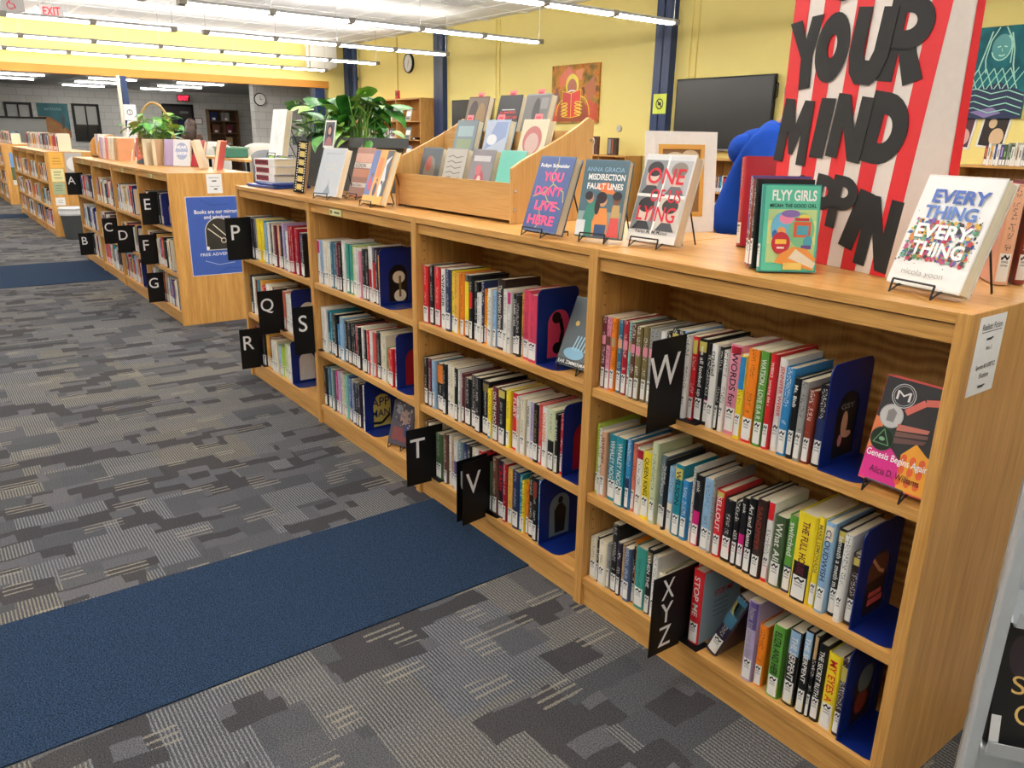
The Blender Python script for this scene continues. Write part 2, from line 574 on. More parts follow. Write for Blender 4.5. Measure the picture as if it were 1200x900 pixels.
# ceiling: slab, hung grid bars and lay-in tiles
ce = struct(MB().box(XF, YL, CEIL + .03, XN, YW, CEIL + .1).build('ceiling', TILE))
tile_mb = MB().box(-.598, -.293, 0, .598, .293, .016)
tile_me = tile_mb.mesh('ceiling_tile'); tile_me.materials.append(TILE)
nx = int((XN - XF) / 1.22)
ys = [1.83 + .6 * k for k in range(-16, 11)]
ys = [y for y in ys if YL < y < YW]
for i in range(nx + 1):
    for y in ys:
        x = XF + .63 + 1.22 * i
        if x > XN - .6 or y + .3 > YW - .02 or y - .3 < YL:
            continue
        if x > -6 or y < -3.5:
            continue
        shared('ceiling_tile', tile_me, ce, (x, y, CEIL + .012))
rest = MB()
for i in range(nx + 1):
    for y in ys:
        x = XF + .63 + 1.22 * i
        if x > XN - .6 or y + .3 > YW - .02 or y - .3 < YL or not (x > -6 or y < -3.5):
            continue
        rest.box(x - .598, y - .293, CEIL + .012, x + .598, y + .293, CEIL + .028)
o = rest.build('ceiling_tiles', TILE, ce); o['kind'] = 'stuff'
bar_me = MB().box(XF, -.012, 0, XN, .012, .03).mesh('grid_bar'); bar_me.materials.append(GRID)
for y in ys:
    shared('grid_bar', bar_me, ce, (0, y - .3, CEIL))
bar2_me = MB().box(-.012, YL, 0, .012, YW, .029).mesh('cross_bar'); bar2_me.materials.append(GRID)
for i in range(nx + 1):
    shared('cross_bar', bar2_me, ce, (XF + .02 + 1.22 * i, 0, CEIL + .0005))
# air vents in the ceiling
VENT = plain('vent_metal', 'c9cacb', .4)
for (x, y) in ((-14.1, 1.55), (-11.2, 6.3), (-10.9, 4.9)):
    v = MB()
    v.box(x - .28, y - .28, CEIL - .012, x + .28, y + .28, CEIL + .02)
    vo = v.build('ceiling_vent', VENT)
    s = MB()
    for k in range(4):
        r0 = .06 + .055 * k
        s.ring([(x - r0, y - r0), (x + r0, y - r0), (x + r0, y + r0), (x - r0, y + r0)], [(x - r0 + .02, y - r0 + .02), (x + r0 - .02, y - r0 + .02), (x + r0 - .02, y + r0 - .02), (x - r0 + .02, y + r0 - .02)], CEIL - .02, CEIL - .011, 'xy')
    s.build('louvre', VENT, vo)
    tag(vo, {-14.1: 'square white ceiling vent near the EXIT sign', -11.2: 'square white ceiling vent close to the yellow wall', -10.9: 'square white ceiling vent between two pendant light runs'}[x], 'vent', 'ceiling air vents')

struct(MB().box(XF, YW, 0, XN, YW + .15, CEIL + .1).build('wall_right', YELLOW))
wf = MB()
wf.box(XF - .25, YL, 2.45, XF, YW + .15, CEIL + .1)
wf.box(XF - .25, 7.3, 0, XF, YW + .15, 2.45)
struct(wf.build('wall_far', YELLOW))
struct(MB().box(XF - .26, YL, 2.44, XF + .02, 7.3, 2.6).build('trim_4', OCHRE), 'ochre painted beam edge under the yellow soffit')
WHITEWALL = plain('pale_wall_paint', 'e4dcc4', .7, .2)
struct(MB().box(XF, YL - .15, 0, XN, YL, CEIL + .1).build('wall_left', WHITEWALL))
struct(MB().box(XN, YL, 0, XN + .15, YW + .15, CEIL + .1).build('wall_near', WHITEWALL))
# the grey room beyond the opening
struct(MB().box(XB - .15, YL, 0, XB, 8.9, 2.75).build('wall_back', GREYW))
gr = MB()
gr.box(XB, 8.85, 0, XF - .25, 8.9, 2.75)
gr.box(XF - 2.3, 7.75, 0, XF - .25, 8.85, 2.75)
struct(gr.build('wall_side', GREYW))
struct(MB().box(XB, YL, 2.62, XF - .25, 8.9, 2.72).build('ceiling_2', GREYC))
struct(MB().box(XB, YL - .15, 0, XF, YL, 2.75).build('wall_left_2', GREYW))
# baseboard along the yellow wall
struct(MB().box(XF, YW - .012, 0, XN, YW, .1).build('baseboard_right', plain('dark_vinyl_base', '3a3a3c', .5)))

# navy steel columns, pipe and conduits
def column(x0, y0, x1, y1, z1, label):
    m = MB()
    t = .012
    m.box(x0, y0, 0, x1, y0 + t, z1); m.box(x0, y1 - t, 0, x1, y1, z1); m.box((x0 + x1) / 2 - .01, y0, 0, (x0 + x1) / 2 + .01, y1, z1)
    m.box(x0, y0 + t, 0, x0 + .03, y1 - t, z1); m.box(x1 - .03, y0 + t, 0, x1, y1 - t, z1)
    o = m.build('steel_column', COLBLUE)
    return tag(o, label, 'column')
column(-14.42, 7.74, -14.06, YW, CEIL, 'navy blue steel column on yellow wall beside tall bookcase')
column(-8.13, 7.72, -7.82, YW, CEIL, 'navy blue steel column beside the wall television')
column(-18.64, 7.7, -18.4, YW, CEIL, 'navy blue steel column in the corner of the yellow walls')
column(-18.66, 2.52, -18.56, 2.63, 2.45, 'navy blue post under the ochre beam carrying a white notice')
column(-18.94, 6.95, -18.72, 7.2, 2.45, 'short navy blue post at the end of the ochre beam')
p = MB().tube([(-18.05, 7.72, 0), (-18.05, 7.72, CEIL)], .06, 10)
p.tube([(-18.05, 7.72, 2.2), (-18.05, 7.72, 2.3)], .08, 10); p.tube([(-18.05, 7.72, 2.62), (-18.05, 7.72, 2.7)], .08, 10)
tag(p.build('drain_pipe', COLBLUE), 'navy blue vertical pipe with collars beside corner column', 'pipe')
tag(MB().tube([(-18.45, 2.44, 0), (-18.45, 2.44, 2.45)], .035, 10).build('pole', plain('cream_pole', 'd9d2bf', .5)), 'slim cream pole beside the navy post', 'pole')
for x, lab in ((-12.32, 'pair of thin yellow conduits running up the wall beside painting'), (-7.55, 'pair of thin yellow conduits running up the wall above television')):
    c = MB(); c.tube([(x, YW - .012, .3 if x < -10 else 2.2), (x, YW - .012, CEIL)], .012, 6); c.tube([(x + .12, YW - .012, .3 if x < -10 else 2.2), (x + .12, YW - .012, CEIL)], .012, 6)
    tag(c.build('conduit', YELLOW), lab, 'conduit')

# ------------------------------------------------------------------ pendant light runs
TUBE = emit('lit_tube', 'fffaf4', LAMP * 1.5)
TUBE_UP = emit('lit_tube_up', 'fffaf4', LAMP_UP * 1.4)
ALU = plain('lamp_housing', 'b9bbbe', .35)
CAPG = plain('lamp_joiner', '9a968e', .4)
_seg = {}
def seg_meshes(L):
    if L in _seg:
        return _seg[L]
    h = L / 2 - .045
    defs = dict(housing=(MB().prism([(-.035, .0), (-.065, .03), (-.065, .05), (.065, .05), (.065, .03), (.035, .0)], -h, h, 'xz'), ALU),
                diffuser=(MB().prism([(-.055, .018), (-.035, -.01), (.035, -.01), (.055, .018)], -h + .005, h - .005, 'xz'), TUBE),
                uplight=(MB().box(-.055, -h, .0501, .055, h, .0507), TUBE_UP),
                joiner=(MB().box(-.066, -.045, -.011, .066, .045, .053), CAPG),
                cable=(MB().tube([(0, 0, .05), (0, 0, CEIL - 2.78)], .004, 5), ALU))
    out = {}
    for k, (m, mt) in defs.items():
        me = m.mesh(k); me.materials.append(mt); out[k] = me
    _seg[L] = out
    return out
def light_run(x, y1, nseg, label, z=2.78, L=1.08, name='pendant_light'):
    """housing segments along Y hung from the ceiling; y1 = end by the yellow wall"""
    e = empty(name, (x, y1, z))
    ms = seg_meshes(L)
    for k in range(nseg):
        for nm in ('housing', 'diffuser', 'uplight'):
            shared(nm, ms[nm], e, (0, -L * (k + .5), 0))
    for k in range(nseg + 1):
        shared('joiner', ms['joiner'], e, (0, -L * k, 0))
        if k % 2 == 0 or k == nseg:
            shared('cable', ms['cable'], e, (0, -L * k, 0))
    return tag(e, label, 'light')
LX = [-6.95, -9.85, -12.6, -15.35, -17.95]
light_run(LX[0], 6.8, 9, 'linear pendant light run ending by column at the television')
light_run(LX[1], 6.9, 5, 'linear pendant light run above wall painting, ending in front of it')
light_run(LX[1], 1.05, 6, 'separate linear pendant light run in line with painting run, beyond a gap')
light_run(LX[2], 6.9, 4, 'linear pendant light run ending near the wall clock')
light_run(LX[2], 2.1, 7, 'linear pendant light run in line with clock run, across the exit sign')
light_run(LX[3], 6.9, 11, 'long linear pendant light run, second from the yellow soffit')
light_run(LX[4], 6.9, 11, 'long linear pendant light run nearest the yellow soffit')
light_run(-4.1, 6.8, 11, 'linear pendant light run over the second bookcase aisle', name='pendant_light_offscreen')
light_run(-1.3, 6.8, 11, 'linear pendant light run above the near bookcase', name='pendant_light_offscreen')
light_run(1.5, 6.8, 11, 'linear pendant light run behind the near bookcase end', name='pendant_light_offscreen')

DIM = emit('lit_tube_small', 'fffaf2', 30.0)
for xg in (-20.3, -22.3, -24.3, -26.4):
    for (ya, yb) in ((.55, 1.6), (2.55, 3.65), (4.65, 5.85)):
        if xg == -26.4 and ya == .55:
            continue
        e = empty('ceiling_light', (xg, (ya + yb) / 2, 2.62))
        w = (yb - ya) / 2
        MB().box(-.06, -w, -.03, .06, w, .0).build('housing', ALU, e)
        MB().box(-.055, -w + .01, -.06, .055, w - .01, -.028).build('diffuser', DIM, e)
        rn = {-20.3: 'first row past the beam', -22.3: 'second row past the beam', -24.3: 'third row past the beam', -26.4: 'row by the grey wall'}[xg]
        cn = {.55: 'by the partition end', 2.55: 'opposite the black window', 4.65: 'opposite the dark door'}[ya]
        tag(e, 'short grey-room ceiling light, %s, %s' % (rn, cn), 'light', 'ceiling lights of the grey room')
ROWS = {
 'W': '''-0.9257 0.0188 0.201 maroon b.62.74pink
-0.9069 0.0197 0.202 pink b.62.74brown
-0.8872 0.0188 0.203 orange b.62.74tan
-0.8684 0.0197 0.202 steel b.62.74peach
-0.8488 0.0219 0.203 crimson b.62.74pink
-0.8268 0.0119 0.203 mint b.62.74tan
-0.815 0.0178 0.2 brown b.62.74pink
-0.7971 0.0211 0.198 olive b.62.74pink
-0.776 0.0212 0.2 olive b.62.74pink
-0.7548 0.0194 0.2 grey b.62.74pink
-0.7353 0.0191 0.2 grey b.62.74pink
-0.7162 0.0188 0.2 white b.62.74pink
-0.6973 0.0139 0.204 black
-0.6834 0.0251 0.215 black b.75.95gold
-0.6583 0.018 0.216 black
-0.6403 0.0111 0.217 sky
-0.6292 0.0132 0.212 white
-0.6159 0.0186 0.21 red b.8.96gold
-0.5972 0.0281 0.209 black b.85.97gold T=we all looked up
-0.5692 0.0167 0.203 black b.2.32magenta
-0.5525 0.0221 0.206 white T=cracked
-0.5303 0.0105 0.203 black
-0.5198 0.0148 0.197 white
-0.505 0.0341 0.216 pink T=WORDS for b.9.98crimson
-0.4709 0.0202 0.199 yellow b.6.98blue
-0.4506 0.0325 0.219 orange b.0.06red
-0.4181 0.0248 0.22 green T=WATSON . LOVE IS A R
-0.3934 0.0172 0.219 red T=WEEKS  jumping the s
-0.3761 0.0226 0.213 white T=JENNIFER WEBER tred
-0.3535 0.0245 0.199 blue
-0.329 0.0171 0.181 black T=Ms. Bixb
-0.3119 0.018 0.179 grey
-0.2939 0.0199 0.164 rust
-0.274 0.0266 0.18 black b.2.6navy''',
 'WX': '''-0.9257 0.0131 0.211 lime
-0.9126 0.0135 0.201 white
-0.8991 0.0204 0.199 peach T=WHITNEY
-0.8787 0.0382 0.196 teal T=WHALEY NOG
-0.8404 0.0377 0.203 teal T=WHALEY NOG
-0.8027 0.0191 0.207 blue b.0.45navy
-0.7837 0.015 0.2 salmon
-0.7686 0.0275 0.192 white b.85.98crimson
-0.7412 0.032 0.193 yellow T=QUEEN KING tblack
-0.7091 0.0243 0.23 palegreen
-0.6847 0.0234 0.201 slate b.0.2cream
-0.6614 0.0123 0.197 black T=The Poles of
-0.6491 0.0204 0.182 sky b.0.45cream
-0.6287 0.0289 0.198 teal T=WILSON tblack b.8.95gold
-0.5998 0.0228 0.164 blue
-0.5768 0.0108 0.204 white
-0.5661 0.0266 0.191 black b.0.5magenta T=pink twhite
-0.5395 0.0298 0.191 sky
-0.5097 0.0103 0.201 grey
-0.4995 0.0266 0.177 red T=SELLOUT twhite b.9.98gold
-0.4729 0.0314 0.163 black b.15.35red
-0.4416 0.0163 0.17 black
-0.4254 0.021 0.185 black b.22.5magenta T=pink twhite
-0.4044 0.0225 0.193 black T=Ari and Dante
-0.3818 0.026 0.2 darkbrown T=SANDPIPER trust
-0.3558 0.0199 0.203 white b.78.99red b.0.22red
-0.336 0.0325 0.177 darkgreen T=What All
-0.3034 0.0268 0.189 green b.0.35navy T=switched
-0.2767 0.0478 0.212 yellow b.0.45black T=THE FULL HOUSE tmaroon
-0.2289 0.0171 0.218 yellow T=MAKE LEMONADE tolive
-0.2117 0.0241 0.216 sky T=CLOUDWISH tnavy b.8.96cream
-0.1876 0.0216 0.207 black b.86.98gold T=beneath a meth m
-0.1661 0.0185 0.206 white
-0.1476 0.022 0.167 darkbrown b.85.95gold''',
 'XYZ': '''-0.9257 0.0312 0.134 cream
-0.8945 0.0102 0.146 black
-0.8843 0.0334 0.141 cream
-0.8508 0.0136 0.145 grey
-0.8371 0.0275 0.215 black
-0.8096 0.0169 0.169 purpleblack
-0.7928 0.0131 0.169 tan
-0.7797 0.0253 0.167 slateblue
-0.7544 0.0087 0.181 black
-0.7457 0.004 0.202 orange
-0.7416 0.0415 0.187 seagreen
-0.7002 0.0222 0.198 black b.8.96olive T=WHEN THE
-0.6779 0.0218 0.188 white
-0.6561 0.0215 0.143 cream
-0.6346 0.0632 0.154 cream
-0.5433 0.0353 0.213 red T=STOP ME twhite
-0.3687 0.031 0.218 lavender b.66.99purple T=how to love a life tgrey
-0.3373 0.0244 0.166 orange
-0.2974 0.0338 0.192 green T=ELIZA AND HER tblack b.08.24gold
-0.2585 0.0316 0.199 black b.68.99sky b.03.14gold T=THE SERPENT
-0.2212 0.0227 0.218 black b.68.99sky b.03.14gold T=THE SERPENT
-0.1985 0.011 0.215 black b.72.99tan
-0.1875 0.0227 0.201 black T=THE SECRET RUTH
-0.1647 0.0338 0.192 yellow T=MY EYES A tred b.0.16white
-0.1308 0.0194 0.197 darkbrown b.72.9gold''',
 'U': '''-1.8714 0.0431 0.21 red
-1.8283 0.0313 0.214 black
-1.797 0.0439 0.215 red
-1.7532 0.038 0.213 white T=WINGER tblack
-1.7151 0.038 0.218 navy
-1.6772 0.021 0.215 yellow
-1.6562 0.0291 0.212 amber
-1.6271 0.0264 0.215 orange
-1.6006 0.0297 0.214 black b.1.9yellow
-1.5709 0.0234 0.214 black b.5.75red
-1.5475 0.0238 0.199 black
-1.5237 0.0262 0.166 white
-1.4975 0.0126 0.207 navy
-1.4849 0.0118 0.183 orange
-1.473 0.0124 0.173 yellow
-1.4605 0.0219 0.19 white
-1.4387 0.021 0.187 sky
-1.4178 0.0419 0.228 darkbrown T=The American Dream
-1.3759 0.024 0.201 white
-1.3519 0.0205 0.2 white b.8.98magenta
-1.3314 0.022 0.193 black T=GAME ON
-1.3093 0.0249 0.195 black
-1.2844 0.008 0.203 amber
-1.2765 0.0334 0.216 pinkred
-1.2432 0.0485 0.208 pinkred''',
 'UT': '''-1.8714 0.0315 0.186 black
-1.8399 0.0274 0.189 maroon
-1.8125 0.0229 0.187 sky
-1.7896 0.0482 0.181 black b.6.98orange
-1.7415 0.0268 0.191 black
-1.7147 0.0217 0.195 white
-1.6931 0.0355 0.195 cream
-1.6575 0.0232 0.196 black T=GAME
-1.6343 0.0123 0.194 white
-1.6219 0.0167 0.183 maroon T=LUCIE
-1.6052 0.0427 0.173 black
-1.5626 0.0343 0.194 black
-1.5281 0.0344 0.197 black
-1.4938 0.0441 0.194 black b.8.95olive
-1.4497 0.0219 0.174 yellow b.0.15blue
-1.4277 0.0357 0.189 maroon T=ON THE HOO
-1.3921 0.043 0.193 black b.85.98gold
-1.349 0.0223 0.197 yellow
-1.3267 0.0329 0.194 red T=FURY twhite
-1.2938 0.0144 0.19 white b.1.6peach
-1.2794 0.0305 0.19 cream
-1.2489 0.0209 0.188 white T=WICKED tblack
-1.228 0.022 0.191 lavender
-1.206 0.0277 0.192 black T=THEY MAY tolive
-1.1783 0.0161 0.199 coral
-1.1622 0.0276 0.194 white T=GOLDEN torange
-1.1346 0.036 0.197 palegreen b.0.5black
-1.0986 0.0176 0.19 black T=THE RAGE
-1.0809 0.0119 0.191 red
-1.0691 0.0118 0.195 crimson''',
 'T': '''-1.8714 0.0251 0.207 brown
-1.8464 0.0247 0.204 cream
-1.8217 0.0244 0.188 cream
-1.7973 0.0466 0.182 darkgreen
-1.7507 0.0212 0.181 grey
-1.7296 0.0233 0.198 brown
-1.7063 0.0172 0.199 white
-1.6891 0.0284 0.196 tan
-1.6607 0.0279 0.196 white b.3.6purple
-1.6328 0.0329 0.204 slate
-1.6 0.027 0.204 navy
-1.5729 0.0213 0.205 black
-1.5516 0.0263 0.203 cream
-1.5254 0.0259 0.209 white
-1.4995 0.0224 0.211 red
-1.477 0.0181 0.21 red
-1.4589 0.0298 0.188 darkgreen
-1.4291 0.0312 0.211 brown
-1.3978 0.0383 0.21 purpleblack T=CRASH tred
-1.3596 0.0216 0.212 crimson
-1.3379 0.0296 0.205 amber
-1.3083 0.0389 0.207 navy
-1.2694 0.0152 0.204 teal
-1.2542 0.0123 0.188 yellow
-1.2418 0.0149 0.184 orange
-1.2269 0.0293 0.218 black
-1.1975 0.0238 0.22 black b.7.95rust
-1.1738 0.0176 0.222 blue''',
 'S1': '''-2.8171 0.0305 0.197 white b.7.98magenta
-2.7866 0.0273 0.199 sky
-2.7594 0.0358 0.2 white
-2.7236 0.0351 0.199 cream
-2.6884 0.0233 0.199 white
-2.6651 0.0288 0.204 steel
-2.6363 0.0288 0.2 steel
-2.6074 0.0331 0.208 maroon
-2.5744 0.026 0.198 black
-2.5483 0.0265 0.222 white
-2.5219 0.0313 0.213 seagreen
-2.4905 0.0313 0.209 seagreen
-2.4592 0.0268 0.208 lime
-2.4324 0.0264 0.207 white
-2.4061 0.0186 0.197 white
-2.3874 0.0169 0.196 pink
-2.3705 0.0377 0.21 black b.1.25magenta
-2.3328 0.0299 0.214 black
-2.3029 0.0315 0.226 white b.1.6crimson
-2.2715 0.0266 0.223 purpleblack b.25.75red
-2.2449 0.0266 0.219 purpleblack
-2.2183 0.0246 0.2 amber''',
 'S2': '''-2.8171 0.0332 0.206 white T=
-2.7839 0.0399 0.207 white
-2.744 0.022 0.201 teal b.5.98navy
-2.722 0.022 0.197 teal
-2.7001 0.035 0.191 black
-2.6651 0.0288 0.201 black
-2.6363 0.0284 0.159 blue
-2.608 0.0424 0.199 sky
-2.5656 0.0318 0.19 black
-2.5337 0.041 0.191 black
-2.4928 0.0222 0.195 black
-2.4706 0.0222 0.191 black
-2.4484 0.0187 0.191 crimson
-2.4297 0.0308 0.19 black
-2.3988 0.0284 0.192 white
-2.3704 0.0319 0.191 black
-2.3385 0.0216 0.19 red
-2.3169 0.0224 0.193 white
-2.2944 0.0269 0.193 coral
-2.2675 0.0369 0.201 black
-2.2305 0.0259 0.205 cream
-2.2045 0.0259 0.201 cream
-2.1786 0.02 0.15 green
-2.1586 0.0252 0.15 red
-2.1334 0.0266 0.161 red
-2.1068 0.0323 0.162 crimson''',
 'S3': '''-2.8171 0.0365 0.192 black
-2.7806 0.0401 0.2 steel
-2.7406 0.0245 0.203 mint
-2.7161 0.0263 0.202 slate
-2.6898 0.026 0.202 magenta
-2.6638 0.0307 0.207 lavender
-2.6331 0.0151 0.208 cream
-2.6179 0.0399 0.204 palegreen
-2.5781 0.0196 0.209 mint
-2.5584 0.0217 0.207 steelblue
-2.5367 0.0217 0.203 steelblue
-2.515 0.0162 0.207 white
-2.4988 0.0338 0.199 navy
-2.4651 0.0204 0.202 black
-2.4447 0.0249 0.206 purpleblack
-2.4198 0.0249 0.202 purpleblack
-2.3948 0.0204 0.209 white''',
 'P': '''-3.7705 0.0262 0.22 maroon
-3.7443 0.0262 0.216 maroon
-3.7181 0.0335 0.222 purpleblack
-3.6846 0.0335 0.218 purpleblack
-3.651 0.0335 0.214 purpleblack
-3.6175 0.0301 0.224 grey
-3.5874 0.043 0.222 yellow
-3.5445 0.043 0.218 yellow
-3.5015 0.0251 0.217 teal
-3.4764 0.0311 0.21 sky
-3.4453 0.0429 0.217 white
-3.4024 0.0302 0.213 black
-3.3721 0.0216 0.211 cream
-3.3506 0.0379 0.209 maroon
-3.3127 0.0292 0.215 peach
-3.2835 0.0346 0.213 black
-3.2488 0.0285 0.231 lavender
-3.2203 0.0338 0.192 steelblue
-3.1865 0.0311 0.198 white
-3.1554 0.023 0.224 crimson
-3.1324 0.023 0.22 crimson
-3.1094 0.0242 0.226 crimson
-3.0852 0.0242 0.222 crimson
-3.061 0.037 0.223 crimson
-3.024 0.0416 0.206 navy
-2.9824 0.0205 0.199 black''',
 'Q': '''-3.7788 0.0321 0.215 black
-3.7467 0.0318 0.208 white
-3.715 0.0313 0.204 palegreen
-3.6837 0.0332 0.205 rust
-3.6505 0.0328 0.206 teal
-3.6177 0.0281 0.208 amber
-3.5898 0.0286 0.187 red
-3.5612 0.0286 0.183 red
-3.5325 0.0416 0.201 white
-3.4909 0.0305 0.2 cream
-3.4603 0.0305 0.196 cream
-3.4298 0.0249 0.203 brown
-3.4049 0.0249 0.199 brown
-3.38 0.0388 0.191 peach
-3.3411 0.0388 0.187 peach
-3.3023 0.0283 0.201 salmon
-3.274 0.0283 0.197 salmon
-3.2457 0.0231 0.196 white
-3.2226 0.0231 0.192 white
-3.1996 0.0226 0.201 white
-3.1769 0.0226 0.197 white''',
 'R': '''-3.7788 0.0344 0.204 rust
-3.7445 0.0407 0.203 rust
-3.7038 0.0332 0.203 black
-3.6705 0.0332 0.199 black
-3.6372 0.0369 0.192 black
-3.6004 0.0267 0.183 amber
-3.5737 0.0267 0.179 amber
-3.547 0.0419 0.178 rust
-3.5051 0.0257 0.175 white
-3.4793 0.0257 0.171 white
-3.4537 0.0404 0.183 cream
-3.4133 0.0397 0.167 sky
-3.3735 0.0263 0.173 lime
-3.3472 0.0263 0.169 lime
-3.3209 0.0307 0.194 palegreen
-3.2902 0.0322 0.197 white
-3.2581 0.0251 0.197 white
-3.2329 0.0251 0.193 white''',
}

# ------------------------------------------------------------------ bookcases
W, H, D = .9457, 1.07, .5955
SZ = (.69, .37, .095)            # tops of the three shelves
TD = .032                        # thickness of the uprights
MID = D / 2

HOLE_Z = [v * .032 + .15 for v in range(27)]
HOLE_Z = [z for z in HOLE_Z if not any(-.03 < z - q < .01 for q in SZ)]
def drilled_panel(x0, x1, y1, z1):
    """upright board with two columns of shelf-pin holes sunk into its +X face"""
    ys_ = [0, .032, .038, .247, .253, y1]
    zs_ = [0.0]
    for z in HOLE_Z:
        zs_ += [z - .003, z + .003]
    zs_.append(z1)
    m = MB()
    ny, nz = len(ys_), len(zs_)
    V = [(x1, y, z) for z in zs_ for y in ys_]
    F = []
    idx = lambda j, k: k * ny + j
    for k in range(nz - 1):
        for j in range(ny - 1):
            q = (idx(j, k), idx(j + 1, k), idx(j + 1, k + 1), idx(j, k + 1))
            if j in (1, 3) and k % 2 == 1:
                n0 = len(V)
                V += [(x1 - .008, V[i][1], V[i][2]) for i in q]
                r = tuple(range(n0, n0 + 4))
                F += [(q[i], q[(i + 1) % 4], r[(i + 1) % 4], r[i]) for i in range(4)] + [r]
            else:
                F.append(q)
    n0 = len(V)
    V += [(x0, 0, 0), (x0, y1, 0), (x0, y1, z1), (x0, 0, z1)]
    F.append((n0, n0 + 3, n0 + 2, n0 + 1))
    F.append(tuple([n0] + [idx(0, k) for k in range(nz)] + [n0 + 3]))
    F.append(tuple([n0 + 1] + [idx(ny - 1, k) for k in range(nz)] + [n0 + 2]))
    F.append(tuple([n0] + [idx(j, 0) for j in range(ny)] + [n0 + 1]))
    F.append(tuple([n0 + 3] + [idx(j, nz - 1) for j in range(ny)] + [n0 + 2]))
    return m.add(V, F)

def bookcase(x_end, nb, label, plates=(), both=True, y0=0.0):
    e = empty('bookcase', (x_end, y0, 0))
    near = x_end > -6          # the pin holes can only be told apart on the two nearer cases
    MB().box(-.026, 0, 0, 0, D, H).build('end_panel', OAK_V, e, bevel=.0015)
    xl = -nb * W - .016
    if near:
        drilled_panel(xl - .016, xl + .01, D, H).build('end_panel', OAK_V, e)
    else:
        MB().box(xl - .016, 0, 0, xl + .01, D, H).build('end_panel', OAK_V, e)
    for i in range(1, nb):
        if near:
            drilled_panel(-W * i - TD / 2, -W * i + TD / 2, D, H - .0004).build('upright', OAK_V, e)
        else:
            MB().box(-W * i - TD / 2, 0, 0, -W * i + TD / 2, D, H - .0004).build('upright', OAK_V, e)
    MB().box(xl, MID - .006, .02, -.026, MID + .006, H - .02).build('back_panel', BACKPLY, e)
    for i in range(nb):
        a = -W * (i + 1) + TD / 2 if i < nb - 1 else xl + .01
        c = -W * i - TD / 2 if i else -.026
        MB().box(a, .001, H - .021, c, D - .001, H - .001).build('top_panel', OAK_H, e, bevel=.001)
        for s in ((0, 1) if both else (0,)):
            def Y(v):
                return v if s == 0 else D - v
            MB().box(a, Y(.010), 1.012, c, Y(.03), 1.0455).build('apron', OAK_H, e)
            for k, z in enumerate(SZ):
                MB().box(a, Y(.005), z - .026, c, MID - .006 if s == 0 else MID + .006, z).build('shelf', OAK_H, e, bevel=.0015)
            MB().box(a, Y(.012), 0, c, Y(.03), SZ[2] - .026).build('kick_board', OAK_H, e)
    for (x, w) in plates:
        f = MB().box(x - w / 2, .004, 1.0145, x + w / 2, .010, 1.043).build('label_holder', plain('label_gold', 'cfc07a', .4), e)
        MB().box(x - w / 2 + .008, .0032, 1.018, x + w / 2 - .008, .0045, 1.0395).build('label_card', plain('label_card', 'e8e2b4', .6), f)
        t = MB(); 
        t.box(x - w * .1, .0026, 1.024, x + w * .36, .0033, 1.034)
        t.box(x - w * .42, .0026, 1.022, x - w * .25, .0033, 1.037)
        t.build('label_print', plain('label_print', '7c7a48', .6), f)
    return tag(e, label, 'bookcase')

bookcase(0.0, 4, 'long oak double-sided bookcase with P to XYZ letter signs', plates=((-2.55, .115),))
bookcase(-5.234, 4, 'oak double-sided bookcase with A to G letter signs and blue poster', plates=((-.5, .1), (-1.45, .1), (-2.4, .1), (-3.3, .1)))
bookcase(-11.2, 4, 'oak bookcase behind the grey trash can with pinned notices', plates=())
bookcase(-16.75, 4, 'oak bookcase farthest along the row with landscape poster on its end', plates=())

# ------------------------------------------------------------------ books
PG = pages_mat()
LAB = label_mat()
SPINE_R = .0013
def cover_geo(w, h, t, bt=.0018):
    m = MB()
    outer = [(w, -t / 2), (.004, -t / 2), (.0006, -t * .40), (-SPINE_R, -t * .2), (-SPINE_R, t * .2), (.0006, t * .40), (.004, t / 2), (w, t / 2)]
    inner = [(w, t / 2 - bt), (bt + .001, t / 2 - bt), (bt + .001, -t / 2 + bt), (w, -t / 2 + bt)]
    m.prism(outer + inner, 0, h, 'xy')
    return m
def strip_geo(t, z0, z1, off, fr=1.0, wrap=False):
    """patch lying on the spine"""
    pts = [(.0006 - off, -t * .40 * fr), (-SPINE_R - off, -t * .2), (-SPINE_R - off, t * .2), (.0006 - off, t * .40 * fr)]
    if wrap:
        pts = [(.03, -t / 2 - off), (.004, -t / 2 - off)] + pts
    m = MB()
    n = len(pts)
    m.add([(p[0], p[1], z0) for p in pts] + [(p[0], p[1], z1) for p in pts], [(i, i + 1, n + i + 1, n + i) for i in range(n - 1)])
    return m

def book(name, w, h, t, color, loc, rot, paperback=False, title=None, tcol=None, bands=(), label=True, printed=True):
    """spine at local x=0, front cover facing local -y, standing on z=0"""
    e = empty(name, loc)
    e.rotation_euler = rot
    bt = .0008 if paperback else .0022
    ins = .0005 if paperback else .0035
    cover_geo(w, h, t, bt).build('cover', cover_mat(color, printed and not title), e)
    MB().box(bt + .001, -t / 2 + bt, ins, w - ins, t / 2 - bt, h - ins).build('pages', PG, e)
    for (a, c, bc) in bands:
        strip_geo(t, h * a, h * c, .00025).build('spine_band', ink(bc), e)
    z0 = .0
    if label:
        lo = .004 + random.random() * .006
        hi = lo + .052 + random.random() * .006
        strip_geo(t, lo, hi, .0005, .92).build('spine_label', LAB, e)
        z0 = hi
    if title:
        m = MB()
        zt, zb = h * .93, max(z0 + .006, h * .3)
        c = lin(PAL[color]); lum = .3 * c[0] + .6 * c[1] + .1 * c[2]
        tc_ = tcol or ('white' if lum < .3 else 'black')
        ht = min(t * .52, .017)
        vs, fs, tw, th = text_geo(title, .012)
        wd = min(zt - zb, tw * ht / th * 1.25)
        add_text(m, title, (-SPINE_R - .0007, ht / 2, zt - .002), (0, 0, -1), (0, -1, 0), wd, ht, .012)
        m.build('title', ink(tc_), e)
    return e
